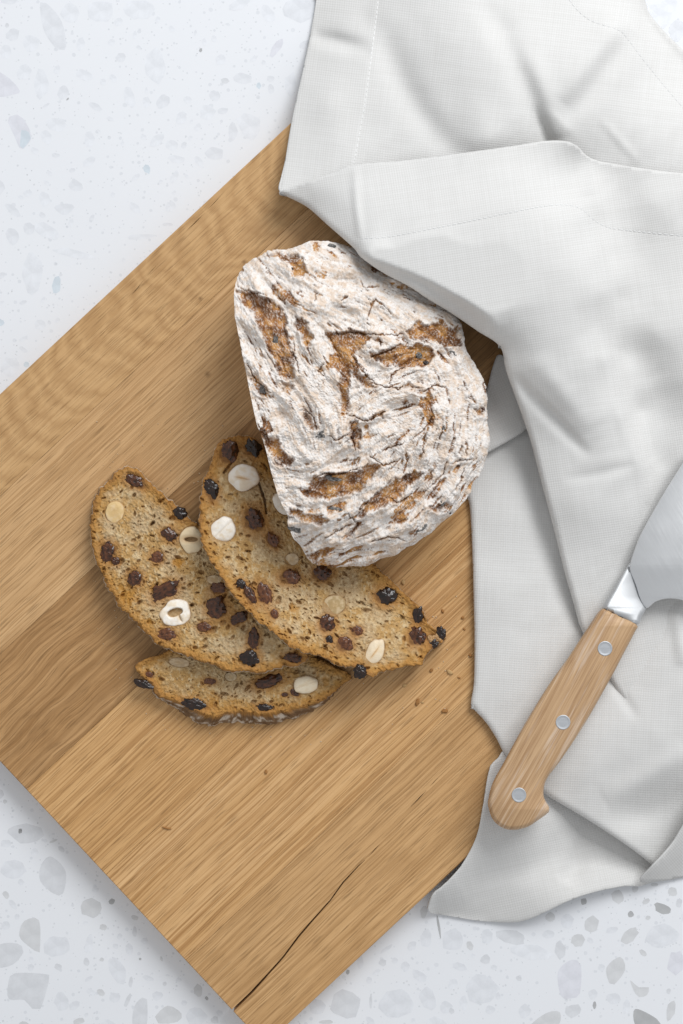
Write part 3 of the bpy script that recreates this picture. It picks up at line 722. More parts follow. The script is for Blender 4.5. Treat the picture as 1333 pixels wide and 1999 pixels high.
def zB(x, y): return np.maximum(13.5 - .0685 * (x - 400) + .0626 * (y - 1000) + 2.4, 0.4) + TH_
def zC(x, y): return 8.6 + 0 * x + (y - 1330) * .004
build_slice('left bread slice lying flat with a white ring-shaped cut hazelnut', OUT_A, (330, 1135), zA, TH_, 2.0,
    [(265, 940, 22, 12, 25, 'd'), (352, 1001, 14, 12, 40, 'k'), (331, 1044, 16, 12, 30, 'd'), (211, 1078, 16, 20, 0, 'd'), (264, 1129, 14, 15, 0, 'd'), (307, 1088, 13, 11, 0, 'r'), (323, 1153, 27, 15, -30, 'd'),
     (425, 1187, 20, 20, 0, 'd'), (427, 1148, 17, 11, -10, 'r'), (326, 1238, 17, 12, 0, 'r'), (399, 1224, 12, 10, 0, 'r'), (467, 1206, 20, 11, -30, 'd'), (496, 1246, 11, 18, 0, 'd'), (487, 1285, 18, 15, 0, 'k'), (573, 1284, 18, 10, 10, 'd'), (226, 1095, 9, 8, 30, 'd')],
    [(223, 1000, 18, 20, 20, 'tan', dict(bulge=.12, white=(.70, .50, .24))), (373, 1053, 22, 26, 0, 'cut', dict(bulge=.3, white=(.80, .66, .44), up=.2)), (343.5, 1197, 29, 25, -8, 'hole', dict(bulge=.15, up=.25)),
     (418, 1131, 14, 9, 0, 'tan', dict(bulge=.05, white=(.50, .35, .19)))], 3,
    halo_extra=[(347, 1096, 14, .9), (252, 1165, 22, .8), (300, 1145, 10, .5), (236, 1147, 9, .8), (292, 1211, 8, .9)])
build_slice('middle bread slice on top of the others, tucked under the loaf', OUT_B, (590, 1135), zB, TH_, 1.0,
    [(446, 884, 17, 22, 20, 'd'), (493, 876, 17, 17, 0, 'k'), (411, 956, 14, 22, -10, 'k'), (496, 1015, 20, 24, -20, 'd'), (532, 1055, 12, 17, -30, 'r'), (564, 1127, 20, 15, 0, 'r'), (469, 1140, 9, 10, 0, 'k'), (487, 1163, 10, 20, -25, 'd'),
     (514, 1161, 14, 22, -15, 'r'), (629, 1120, 19, 15, 0, 'd'), (638, 1219, 15, 16, 30, 'd'), (642, 1249, 7, 8, 0, 'k'), (670, 1258, 17, 14, 0, 'r'), (695, 1232, 11, 9, 0, 'r'), (751, 1165, 20, 17, 10, 'k'), (816, 1203, 11, 17, 10, 'k'),
     (815, 1245, 17, 18, 0, 'd'), (862, 1236, 10, 13, -15, 'k'), (846, 1257, 10, 8, 0, 'k'), (852, 1246, 9, 10, 0, 'c'), (839, 1247, 8, 8, 0, 'c'), (702, 1311, 12, 14, -20, 'k'), (534, 1199, 8, 9, 0, 'r')],
    [(473.5, 933.5, 30, 26, 4, 'slit', dict(bulge=.42, up=.3)), (435, 1034, 24, 24, -30, 'ridge', dict(bulge=.4, up=.3)), (652, 1181, 22, 20, 0, 'tan', dict(bulge=.08, white=(.47, .34, .17))),
     (731, 1274, 28, 17, -58, 'slit', dict(bulge=.35, white=(.82, .70, .52))), (549, 985, 14, 22, -25, 'ridge', dict(bulge=.3)), (569, 1092, 13, 12, 0, 'tan', dict(bulge=.05, white=(.50, .38, .24)))], 8,
    cracks=[([(504, 940), (510, 957), (516, 974), (520, 1003)], 2.6), ([(455, 900), (446, 911), (437, 923)], 3.2)], halo_extra=[(574, 1187, 12, .8)])
build_slice('lowest bread slice, mostly covered, with dark crust along its bottom side', OUT_C, (475, 1315), zC, 8.4,
    lambda th: 19 * sstep(.08, .6, np.sin(th)) + 1.0,
    [(281, 1336, 20, 9, 18, 'k'), (381, 1375, 25, 10, 15, 'k'), (516, 1381, 14, 8, 5, 'k'), (525, 1330, 29, 13, -15, 'd'), (291, 1317, 8, 5, 20, 'r'), (409, 1330, 11, 6, 0, 'r'), (575, 1352, 9, 7, 30, 'd'), (556, 1356, 7, 4, 0, 'd')],
    [(596, 1336, 25, 17, -10, 'ridge', dict(bulge=.5, white=(.86, .76, .58), up=.5)), (350, 1293, 20, 9, 5, 'tan', dict(bulge=.08, white=(.52, .39, .24))), (450, 1321, 12, 9, 0, 'tan', dict(bulge=.03, white=(.45, .34, .2)))], 5,
    halo_extra=[(635, 1330, 12, .7), (415, 1365, 16, .5)], sidedark=.85)

# ------------------------------------------------------------------ the loaf
def build_loaf():
    ol = np.array([(462, 537), (476, 515), (501, 501), (527, 492), (574, 482), (610, 471), (642, 470), (668, 474), (702, 490), (748, 521), (796, 547), (840, 575), (877, 604), (892, 622), (902, 648), (908, 677), (932, 713), (946, 750),
                   (951, 774), (953, 802), (956, 839), (952, 879), (942, 920), (926, 952), (910, 977), (881, 1005), (845, 1033), (804, 1062), (764, 1083), (723, 1097), (683, 1104), (642, 1105), (614, 1100), (602, 1090), (590, 1074),
                   (574, 1050), (563, 1025), (561, 1005), (549, 981), (537, 948), (527, 912), (519, 879), (509, 847), (501, 827), (489, 770), (478, 717), (468, 665), (460, 624), (458, 588), (460, 562)], float)
    c = np.array((712.0, 790.0)); nt_, nr = 1250, 250
    th, R = polar_outline(ol, c, nt_)
    ras = Raster(445, 455, 970, 1120, .75); X, Y = ras.X, ras.Y
    crop = lambda pts: np.array(pts, float) / 2.4685 + (440, 450)
    # direction of the flour's flow
    ctrl = np.array([(480, 620, 66), (530, 800, 66), (520, 900, 60), (600, 540, 30), (600, 700, 72), (640, 850, 80), (700, 560, 18), (820, 620, 25), (700, 680, 40), (800, 720, -12), (760, 800, -25), (690, 880, -28), (650, 960, -22),
                     (620, 1040, -30), (720, 1000, -32), (800, 900, -50), (860, 760, 60), (900, 700, 50), (920, 820, 95), (880, 900, -62), (840, 980, -55), (760, 1050, -30), (680, 1085, -12), (560, 960, 10)], float)
    wsum = 0; cs = 0; sn = 0
    for x, y, a in ctrl:
        w = 1 / (((X - x) ** 2 + (Y - y) ** 2) / 900 + 1) ** 1.6
        cs = cs + w * math.cos(2 * math.radians(a)); sn = sn + w * math.sin(2 * math.radians(a))
    A = .5 * np.arctan2(sn, cs); A = A + 1.0 * (fbm(X / 60, Y / 60, 2, 5) - .5)
    dx, dy = np.cos(A), np.sin(A)
    def lic(scale, length, seed, n=9, oct_=2):
        s = 0
        for k in range(n):
            t = (k / (n - 1) - .5) * length; s = s + fbm((X + dx * t) / scale, (Y + dy * t) / scale, oct_, seed)
        s = s / n; return np.clip((s - s.mean()) / (s.std() + 1e-6) * .22 + .5, 0, 1)
    L1 = lic(14, 44, 11); L2 = lic(5, 30, 23); L3 = lic(2.6, 11, 31, 6)
    wx = X + 13 * (fbm(X / 16, Y / 16, 3, 71) - .5) * 1.3 + 4 * (fbm(X / 4, Y / 4, 2, 72) - .5); wy = Y + 13 * (fbm(X / 16, Y / 16, 3, 81) - .5) * 1.3 + 4 * (fbm(X / 4, Y / 4, 2, 82) - .5)
    bare_polys = [([(65, 290), (200, 320), (270, 370), (300, 500), (325, 620), (325, 700), (290, 715), (250, 650), (200, 560), (140, 420), (90, 350)], 1.0),
        ([(330, 405), (400, 440), (420, 530), (400, 580), (360, 520), (345, 470)], .8), ([(200, 115), (300, 105), (375, 140), (385, 210), (330, 235), (310, 160), (250, 130)], .8),
        ([(490, 490), (640, 490), (700, 510), (620, 590), (640, 680), (720, 750), (680, 745), (610, 680), (590, 780), (590, 880), (560, 890), (550, 780), (560, 680), (520, 580)], 1.0),
        ([(690, 600), (850, 560), (960, 545), (1010, 620), (960, 660), (850, 660), (760, 640), (700, 620)], 1.0), ([(880, 490), (940, 450), (1050, 450), (1120, 470), (1140, 540), (1060, 560), (980, 530), (900, 530)], 1.0),
        ([(365, 850), (420, 900), (440, 950), (410, 950)], .7), ([(595, 930), (640, 920), (655, 1060), (625, 1050), (600, 980)], .85),
        ([(375, 1270), (430, 1190), (500, 1180), (600, 1170), (690, 1130), (740, 1140), (700, 1200), (640, 1250), (600, 1265), (500, 1300), (420, 1290)], 1.0),
        ([(640, 1380), (700, 1290), (780, 1220), (900, 1160), (940, 1170), (880, 1230), (830, 1300), (740, 1340)], 1.0), ([(300, 1345), (480, 1380), (510, 1400), (450, 1425), (380, 1390), (310, 1370)], .95),
        ([(170, 970), (230, 1000), (320, 1110), (310, 1135), (240, 1110), (200, 1050)], 1.0), ([(270, 730), (320, 760), (320, 790), (280, 770)], .6), ([(980, 1340), (1060, 1300), (1080, 1340), (1020, 1350)], .8),
        ([(970, 1180), (1000, 1150), (1010, 1200), (985, 1230)], .8), ([(110, 700), (150, 690), (200, 770), (180, 800), (130, 760)], .6), ([(690, 900), (760, 870), (770, 890), (700, 915)], .9),
        ([(400, 1560), (500, 1520), (480, 1550), (430, 1590)], .8), ([(560, 1480), (640, 1400), (650, 1420), (590, 1490)], .7), ([(1200, 860), (1250, 850), (1255, 900), (1220, 890)], .9), ([(1000, 860), (1060, 940), (1050, 960), (1010, 900)], .6),
        ([(860, 740), (960, 770), (1000, 760), (960, 785), (860, 755)], .7)]
    bare = np.zeros_like(X); H = np.zeros_like(X)
    edge_dark = np.zeros_like(X)
    for pts, s_ in bare_polys:
        poly = crop(pts); x0, y0 = poly.min(0) - 22; x1, y1 = poly.max(0) + 22
        w = (slice(max(0, int((y0 - ras.y0) / .75)), int((y1 - ras.y0) / .75) + 1), slice(max(0, int((x0 - ras.x0) / .75)), int((x1 - ras.x0) / .75) + 1))
        d = sdf(wx[w], wy[w], poly)
        g = sstep(6.5, -7.5, d) * s_
        bare[w] = np.maximum(bare[w], g)
        H[w] -= 2.0 * s_ * sstep(3.0, -3.5, d) - .7 * np.exp(-((d - 5) / 4) ** 2)
        edge_dark[w] = np.maximum(edge_dark[w], np.exp(-((d - .6) / 1.8) ** 2) * s_)
    # cracks between the flour flakes, following the flow
    dens = np.clip(.32 + .68 * sstep(700, 900, X) + .5 * sstep(930, 1050, Y) - .35 * sstep(600, 520, Y), .15, 1)
    gate = sstep(.40, .62, fbm(X / 34, Y / 34, 2, 91) + .20 * dens)
    L0 = lic(22, 60, 7)
    crack = sstep(.23, .10, L2 + .25 * (L3 - .5)) * gate * .8
    patch = sstep(.24, .10, L1 + .18 * (L3 - .5)) * sstep(.46, .62, fbm(X / 26, Y / 26, 3, 97) + .16 * dens)            # little torn windows
    crack = np.clip(crack, 0, 1)
    def flakes(a, n): 
        q = a * n; i = np.floor(q); return (i + sstep(.0, .22, q - i)) / n
    jag = .05 * (fbm(X / 5, Y / 5, 3, 98) - .5)
    F1 = flakes(L1 + jag * 1.6, 5.0); F2 = flakes(L0 + jag, 6.0)
    step_edge = np.clip((np.hypot(*np.gradient(F1)) + np.hypot(*np.gradient(F2))) * 14 - .25, 0, 1)
    B0 = fbm(X / 30, Y / 30, 3, 99)
    H += 3.7 * (L0 - .5) + 1.1 * (F2 - .5) + .9 * (F1 - .5) + 3.6 * (B0 - .5) + .4 * (L2 - .5) + .3 * (L3 - .5) + .5 * (fbm(X / 5, Y / 5, 3, 105) - .5) - .8 * crack - .9 * patch
    kx = X + 7 * (fbm(X / 9, Y / 9, 3, 200) - .5) + 3 * (fbm(X / 3, Y / 3, 2, 201) - .5); ky = Y + 7 * (fbm(X / 9, Y / 9, 3, 202) - .5) + 3 * (fbm(X / 3, Y / 3, 2, 203) - .5); kn = vnoise(X / 12, Y / 12, 210)
    for k_, ln in enumerate([[(500, 500), (640, 492), (740, 503), (860, 500)], [(690, 735), (770, 752), (830, 762), (852, 745)], [(590, 890), (690, 915), (770, 872)], [(352, 690), (335, 600), (330, 540)], [(1095, 1130), (1130, 1105), (1190, 1105)],
            [(945, 1090), (962, 985)], [(1080, 1070), (1098, 1000)], [(1158, 1085), (1166, 1010)], [(1125, 1075), (1140, 1030)], [(880, 1120), (872, 1060)], [(1030, 1010), (1050, 960)], [(905, 1000), (960, 960), (1000, 890)], [(760, 1060), (860, 1020)], [(700, 1090), (760, 1130), (830, 1110)],
            [(380, 855), (430, 905), (440, 960)], [(500, 985), (530, 1010), (590, 985)], [(620, 960), (610, 1000), (625, 1060)], [(430, 345), (440, 300)], [(555, 340), (590, 315)], [(650, 235), (670, 280), (740, 268)], [(680, 430), (720, 330), (800, 400)], [(860, 320), (900, 330)], [(105, 640), (150, 730), (215, 780)],
            [(480, 640), (440, 680), (470, 700)], [(750, 560), (740, 520)], [(960, 770), (1010, 745), (1060, 760)], [(1170, 800), (1200, 830), (1185, 790)], [(590, 1360), (640, 1420), (600, 1470)], [(780, 1290), (840, 1310), (900, 1270)], [(420, 1200), (470, 1170), (560, 1175), (650, 1140)], [(690, 1300), (640, 1350)],
            [(990, 1240), (1050, 1180), (1070, 1110)], [(1100, 1250), (1140, 1200), (1150, 1150)], [(890, 1400), (960, 1340)], [(1020, 1460), (1080, 1400)], [(700, 1500), (790, 1470), (860, 1490)], [(480, 1480), (560, 1440)], [(60, 270), (130, 300), (200, 310)], [(600, 590), (650, 660), (720, 740)], [(700, 610), (780, 580), (850, 545)], [(860, 660), (800, 690), (790, 740)]]):
        L_ = crop(ln); x0, y0 = L_.min(0) - 22; x1, y1 = L_.max(0) + 22
        w = (slice(max(0, int((y0 - ras.y0) / .75)), int((y1 - ras.y0) / .75) + 1), slice(max(0, int((x0 - ras.x0) / .75)), int((x1 - ras.x0) / .75) + 1))
        d, t = seg_dist(kx[w], ky[w], L_)
        wd = (1.2 + 1.2 * kn[w]) * np.sin(np.clip(t, .04, .96) * math.pi) ** .4
        gk = sstep(wd, wd * .3, d); H[w] -= 1.25 * gk; crack[w] = np.maximum(crack[w], gk * .9); H[w] += .55 * np.exp(-((d - 5) / 3) ** 2)
    H += .75 * (fbm(X / 2.4, Y / 2.4, 2, 101) - .5) + 2.2 * (fbm(X / 55, Y / 55, 2, 103) - .5)
    speck = fbm(X / 1.7, Y / 1.7, 2, 111)
    flour = 1 - np.clip(bare + .9 * patch + .75 * crack + .30 * sstep(1050, 1105, Y + 20 * (L1 - .5)), 0, 1)  # flour thinner along the lower rim; the rim's shade is tinted in with it
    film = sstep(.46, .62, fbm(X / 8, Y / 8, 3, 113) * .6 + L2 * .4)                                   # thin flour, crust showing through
    gold = fbm(X / 18, Y / 18, 3, 121)
    crust = mix(np.broadcast_to((.33, .14, .042), X.shape + (3,)), (.50, .255, .08), sstep(.4, .65, gold)); crust = mix(crust, (.13, .055, .022), sstep(.48, .3, gold) * .75)
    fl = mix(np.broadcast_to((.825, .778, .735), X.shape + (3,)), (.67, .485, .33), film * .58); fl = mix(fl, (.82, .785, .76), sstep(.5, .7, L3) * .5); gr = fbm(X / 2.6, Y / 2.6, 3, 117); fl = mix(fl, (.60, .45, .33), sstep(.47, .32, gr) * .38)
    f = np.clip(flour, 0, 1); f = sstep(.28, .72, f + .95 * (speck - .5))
    dust = sstep(.58, .70, speck) * .7 * (1 - crack); f = np.maximum(f, dust * (flour < .7))
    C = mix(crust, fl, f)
    C = mix(C, (.15, .07, .03), np.clip(edge_dark * .5 * sstep(.45, .6, fbm(X / 10, Y / 10, 2, 131)) + .55 * crack * sstep(.4, .6, gold), 0, 1))
    # shape of the loaf
    M = np.array((531.0, 828.0)); al = np.array((602 - 460, 1090 - 567.0)); al /= np.linalg.norm(al); pr = np.array((al[1], -al[0]))
    dd = densify(ol, 3) - M; bb = dd @ pr; aa = dd @ al; ph = np.arctan2(np.maximum(bb, 0), aa); rr_ = np.hypot(aa, np.maximum(bb, 0)); sel = bb > -6
    o = np.argsort(ph[sel]); phs, rs = ph[sel][o], rr_[sel][o]
    grid = np.linspace(0, math.pi, 90); Rg = np.array([rs[np.abs(phs - g) < .05].max() if (np.abs(phs - g) < .05).any() else np.interp(g, phs, rs) for g in grid])
    def dome(px, py):
        d0 = px - M[0]; d1 = py - M[1]; a_ = d0 * al[0] + d1 * al[1]; b_ = np.maximum(d0 * pr[0] + d1 * pr[1], 0)
        D = np.hypot(a_, b_) / np.interp(np.arctan2(b_, a_), grid, Rg)
        return 23 + 29 * np.sqrt(np.clip(1 - D ** 2.05, 0, 1)), D
    s = np.concatenate([np.linspace(.008, .86, nr - 70), .86 + .14 * (1 - (1 - np.linspace(0, 1, 71)[1:]) ** 1.5)])
    rr = s[:, None] * R[None]; T = np.broadcast_to(th, rr.shape)
    px = c[0] + np.cos(T) * rr; py = c[1] + np.sin(T) * rr
    hz, D = dome(px, py)
    # the detail is laid along the surface's normal
    det = ras.sample(H, px, py)
    e = 2.0; gx = (dome(px + e, py)[0] - dome(px - e, py)[0]) / (2 * e) / .256; gy = (dome(px, py + e)[0] - dome(px, py - e)[0]) / (2 * e) / .256
    g = np.sqrt(1 + gx * gx + gy * gy); k = np.clip(sstep(1.0, .93, s)[:, None] + .25, 0, 1)
    k_z = 1 / np.minimum(g, 3)
    hz = hz + det * k_z
    shift = det * np.minimum(np.hypot(gx, gy), 2.5) / np.minimum(g, 3) / .256 * .6
    rr2 = rr + shift * np.clip(s, .3, 1)[:, None]
    px = c[0] + np.cos(T) * rr2; py = c[1] + np.sin(T) * rr2
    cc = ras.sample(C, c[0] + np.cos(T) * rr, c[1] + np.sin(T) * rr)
    # under side
    ex, ey = c[0] + np.cos(th) * R, c[1] + np.sin(th) * R
    b_edge = (ex - M[0]) * pr[0] + (ey - M[1]) * pr[1]
    cut = (b_edge < 22) & (ey > 545) & (ey < 1088)
    cutw = np.convolve(np.tile(cut.astype(float), 3), np.ones(15) / 15, 'same')[nt_:2 * nt_]
    inset = 62 + 8 * np.sin(th * 3)
    ns = 26; t = (np.arange(1, ns + 1) / ns)[:, None]
    prof = np.where(t < 1, 1 - np.sqrt(np.clip(1 - t ** 2, 0, 1)), 1.0) * .55 + .45 * t          # round belly
    ins = inset[None] * (prof * (1 - cutw[None]) + t * cutw[None])
    zrim = hz[-1]
    sz = zrim[None] * (1 - t) + .3 * t
    nn = fbm(th[None] * 45, t * 6, 3, 141); sr = rr2[-1][None] - ins + 4 * (nn - .5) * np.sin(t * math.pi)
    spx = c[0] + np.cos(th)[None] * sr; spy = c[1] + np.sin(th)[None] * sr
    sc = mix(np.broadcast_to((.28, .135, .05), nn.shape + (3,)), (.70, .64, .58), sstep(.45, .6, nn)); sc = mix(sc, np.broadcast_to(cc[-1][None], sc.shape), np.broadcast_to(sstep(.3, 0, t), nn.shape))
    crumbc = mix(np.broadcast_to((.50, .33, .165), nn.shape + (3,)), (.42, .26, .1), sstep(.4, .6, nn))
    sc = mix(sc, crumbc, np.broadcast_to(cutw[None], nn.shape) * np.broadcast_to(sstep(0, .15, t), nn.shape))
    px = np.concatenate([px, spx]); py = np.concatenate([py, spy]); hz = np.concatenate([hz, sz]); cc = np.concatenate([cc, sc])
    root = empty('bread_loaf', P(c[0], c[1], ZB)); tag(root, 'flour-dusted half loaf of fruit bread with cracked crust, edge under the napkin', 'bread loaf')
    O = np.array(root.location)
    V = P3(px, py, ZB + hz * MM).reshape(-1, 3) - O; cc = cc.reshape(-1, 3)
    m = len(px); idx = np.arange(m * nt_).reshape(m, nt_); r = np.roll(idx, -1, 1)
    quads = np.stack([idx[:-1], idx[1:], r[1:], r[:-1]], -1)
    mtop = len(s)
    side = quads[mtop - 1:]; cq = side[:, cut].reshape(-1, 4); kq = side[:, ~cut].reshape(-1, 4)
    cen = V[:nt_].mean(0); tri = np.stack([np.full(nt_, len(V)), idx[0], r[0]], -1)
    bot = np.array(P(c[0], c[1], ZB + .3 * MM)) - O; tri2 = np.stack([np.full(nt_, len(V) + 1), r[-1], idx[-1]], -1)
    loaf_m = bread_mat('floured_crust', .8, 1700, .55, .14)
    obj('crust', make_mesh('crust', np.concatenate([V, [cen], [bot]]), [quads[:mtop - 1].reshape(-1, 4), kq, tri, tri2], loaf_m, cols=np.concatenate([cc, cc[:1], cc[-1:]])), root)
    ids, inv = np.unique(cq, return_inverse=True)
    obj('crumb', make_mesh('crumb', V[ids], inv.reshape(-1, 4), CRUMB_M, cols=cc[ids]), root)
    for (x, y, rx, ry, rot, kind) in [(455, 975, 30, 34, 20, 'f'), (465, 985, 17, 15, 0, 'k'), (340, 1430, 38, 24, 10, 'f'), (350, 1440, 30, 13, 12, 'k'), (965, 640, 14, 14, 0, 'k'), (1095, 590, 24, 11, 40, 'f'), (1100, 592, 15, 7, 40, 'k'),
            (945, 1425, 36, 16, -40, 'f'), (925, 1435, 20, 11, -40, 'k'), (1050, 1305, 14, 24, 20, 'f'), (1055, 945, 10, 20, 10, 'f'), (245, 520, 13, 26, 25, 'f'), (180, 765, 16, 26, -15, 'f'), (520, 1195, 36, 14, 10, 'f'), (530, 1345, 36, 12, 8, 'f'), (320, 185, 7, 6, 0, 'k'),
            (510, 75, 20, 10, 0, 'f'), (660, 300, 16, 12, 30, 'f'), (615, 985, 12, 14, 0, 'd'), (1240, 860, 10, 16, 0, 'd'), (1080, 1360, 9, 7, 0, 'k'), (930, 600, 18, 12, 30, 'f'), (415, 755, 22, 8, 40, 'f')]:
        x, y = crop((x, y)); h, _ = dome(x, y); h = h + float(ras.sample(H, np.array(x), np.array(y))) * .7
        add_raisin(root, x, y, ZB + float(h) * MM, rx / 2.4685, ry / 2.4685, rot, kind, tall=.5, sink=.45)
build_loaf()

# ------------------------------------------------------------------ the linen napkin
def linen_mat():
    m, nt, b = new_mat('linen', .85, .15); N = NT(nt)
    uv = N.n('ShaderNodeTexCoord').outputs['UV']
    wob = N.n('ShaderNodeTexNoise'); N.l(N.mapping(uv, (.02, .02, 1)), wob.inputs['Vector']); wob.inputs['Scale'].default_value = 1; wob.inputs['Detail'].default_value = 2
    add = N.n('ShaderNodeVectorMath', operation='MULTIPLY_ADD'); N.l(wob.outputs['Color'], add.inputs[0]); add.inputs[1].default_value = (2.5, 2.5, 0); N.l(uv, add.inputs[2])
    s = N.n('ShaderNodeSeparateXYZ'); N.l(add.outputs[0], s.inputs[0])
    su = N.math('SINE', N.math('MULTIPLY', s.outputs[0], 2 * math.pi)); sv = N.math('SINE', N.math('MULTIPLY', s.outputs[1], 2 * math.pi))
    w = N.math('ADD', N.math('MULTIPLY', N.math('ADD', su, sv), .25), .5)
    slub_u = N.noise(N.mapping(uv, (.035, .9, 1)), 1, 3, .6); slub_v = N.noise(N.mapping(uv, (.9, .035, 1), (5, 5, 0)), 1, 3, .6)
    sl = N.math('ADD', slub_u, slub_v)
    tone = N.math('ADD', N.math('MULTIPLY', N.math('SUBTRACT', sl, 1.0), .15), N.math('MULTIPLY', w, .13))
    col = N.mixc(N.ramp(tone, [(-.05, 0.0), (.25, 1.0)]), (.60, .592, .575), (.715, .712, .704))
    N.l(col, b.inputs['Base Color'])
    h = N.math('ADD', w, N.math('MULTIPLY', sl, .35))
    N.l(N.bump(h, .16, .0005), b.inputs['Normal'])
    b.inputs['Sheen Weight'].default_value = .15
    return m

def tps_fit(c):
    c = np.asarray(c, float); p = c[:, :2] / 300; n = len(c)
    d2 = ((p[:, None] - p[None]) ** 2).sum(-1); K = np.where(d2 > 0, .5 * d2 * np.log(d2 + 1e-12), 0) + np.eye(n) * 2e-3
    Q = np.c_[np.ones(n), p]; A = np.block([[K, Q], [Q.T, np.zeros((3, 3))]])
    w = np.linalg.solve(A, np.r_[c[:, 2], 0, 0, 0])
    def f(x, y):
        x = np.asarray(x, float) / 300; y = np.asarray(y, float) / 300; r = w[n] + w[n + 1] * x + w[n + 2] * y
        for i in range(n):
            d = (x - p[i, 0]) ** 2 + (y - p[i, 1]) ** 2; r = r + w[i] * .5 * d * np.log(d + 1e-12)
        return r
    return f

NAP_V, NAP_F, NAP_UV = [], [], []
NAP_BASE = [0]
def sheet(outline, ctrl, creases=(), folds=(), angle=0.0, step=6.0, hems=(), seed=0, wrinkle=.5):
    """one layer of the napkin. creases: (line, mm, px, kind); folds: lines whose edge is rolled under; hems: (line, side) raised hem bands"""
    ol = densify(outline, step, smooth=True)
    f0 = tps_fit(ctrl); hem_lines = [(densify(l, 6, closed=False), s_) for l, s_ in hems]
    def height(x, y):
        z = f0(x, y) + wrinkle * 2 * (fbm(x / 90, y / 90, 3, seed) - .5) + .9 * (fbm((x + y) / 42, (x - y) / 120, 2, seed + 9) - .5) * sstep(.4, .7, fbm(x / 160, y / 160, 2, seed + 5))
        for cr in creases:
            line, amp, wd = cr[:3]; kind = cr[3] if len(cr) > 3 else 'soft'
            d, t = seg_dist(x, y, densify(line, 12, closed=False))
            env = np.clip(np.sin(np.clip(t, 0, 1) * math.pi), 0, 1) ** .6 if len(cr) < 5 else (sstep(0, cr[4], t) if cr[4] > 0 else sstep(1, 1 + cr[4], t))
            z = z + amp * env * (np.exp(-(d / wd) ** 2) if kind == 'soft' else np.exp(-d / wd))
        for line, r, w in folds:
            d, t = seg_dist(x, y, densify(line, 10, closed=False)); u = np.clip(1 - d / w, 0, 1)
            z = z - r * (1 - np.sqrt(1 - (u * .985) ** 2))
        for l, s_ in hem_lines:
            d, t = seg_dist(x, y, l); i = np.clip((t * (len(l) - 1)).astype(int), 0, len(l) - 2)
            tx = l[i + 1] - l[i]; cr_ = tx[..., 0] * (y - l[i, 1]) - tx[..., 1] * (x - l[i, 0]); sd = np.sign(cr_) * d * s_
            z = z + (.35 if len(l) < 75 else .12) * sstep(-1.2, 1.2, sd) * sstep(0.0, .004, t) - .1 * np.exp(-(sd / 2.6) ** 2)
        # never sink into the board
        u = x * UG[0] + y * UG[1]; n = x * NG[0] + y * NG[1]; D = np.array((517.0, 2041.0))
        q = np.minimum(np.minimum(n - 562.5, D @ NG - n), np.minimum(u - D @ UG, D @ UG + 1650 - u))
        lim = 19.6 - 14.2 * sstep(2, -45, q); k = 1.5
        zz = np.clip((z - lim) / k, -30, 30)
        return lim + k * np.log1p(np.exp(zz)) - k * .3 * np.exp(-zz * zz)
    x0, y0 = ol.min(0); x1, y1 = ol.max(0)
    gx, gy = np.meshgrid(np.arange(x0, x1, step), np.arange(y0, y1, step)); gx = gx + (np.arange(gx.shape[0]) % 2)[:, None] * step * .5
    gx = gx.ravel(); gy = gy.ravel()
    ok = inside(gx, gy, ol); gx, gy = gx[ok], gy[ok]
    d, _ = seg_dist(gx, gy, ol, True); ok = d > step * .45
    for l, s_ in hem_lines: ok &= seg_dist(gx, gy, l)[0] > 4.0
    gx, gy = gx[ok], gy[ok]
    extra = []
    for l, s_ in hem_lines:
        tn = np.gradient(l, axis=0); tn /= np.linalg.norm(tn, axis=1)[:, None]; nn = np.c_[-tn[:, 1], tn[:, 0]]
        for o in (-3.4, -1.3, 1.3, 3.4):
            e = l + nn * o; e = e[inside(e[:, 0], e[:, 1], ol)]
            if len(e): e = e[seg_dist(e[:, 0], e[:, 1], ol, True)[0] > 1.0]
            extra.append(e)
    # rolled edges need a few close rows
    for line, r, w in folds:
        l = densify(line, 6, closed=False); tn = np.gradient(l, axis=0); tn /= np.linalg.norm(tn, axis=1)[:, None]; nn = np.c_[-tn[:, 1], tn[:, 0]]
        for o in (-2, 2, -.8, .8):
            e = l + nn * o; e = e[inside(e[:, 0], e[:, 1], ol)]
            if len(e): e = e[seg_dist(e[:, 0], e[:, 1], ol, True)[0] > .5]
            extra.append(e)
    pts = np.concatenate([ol, np.c_[gx, gy]] + [e for e in extra if len(e)])
    co = [Vector((p[0], -p[1])) for p in pts]; n = len(ol)
    res = geometry.delaunay_2d_cdt(co, [(i, (i + 1) % n) for i in range(n)], [], 1, 1e-4)
    v = np.array([(p[0], -p[1]) for p in res[0]]); F = np.array([t for t in res[2] if len(t) == 3])
    z = height(v[:, 0], v[:, 1])
    W = P3(v[:, 0], v[:, 1], z * MM)
    a, b, c_ = W[F[:, 0]], W[F[:, 1]], W[F[:, 2]]; flip = np.cross(b - a, c_ - a)[:, 2] < 0; F[flip] = F[flip][:, ::-1]
    A = math.radians(angle); uv = np.c_[v[:, 0] * math.cos(A) + v[:, 1] * math.sin(A), -v[:, 0] * math.sin(A) + v[:, 1] * math.cos(A)] / 4.6
    NAP_V.append(W); NAP_F.append(F + NAP_BASE[0]); NAP_UV.append(uv + seed * 3.3); NAP_BASE[0] += len(W)
    return height

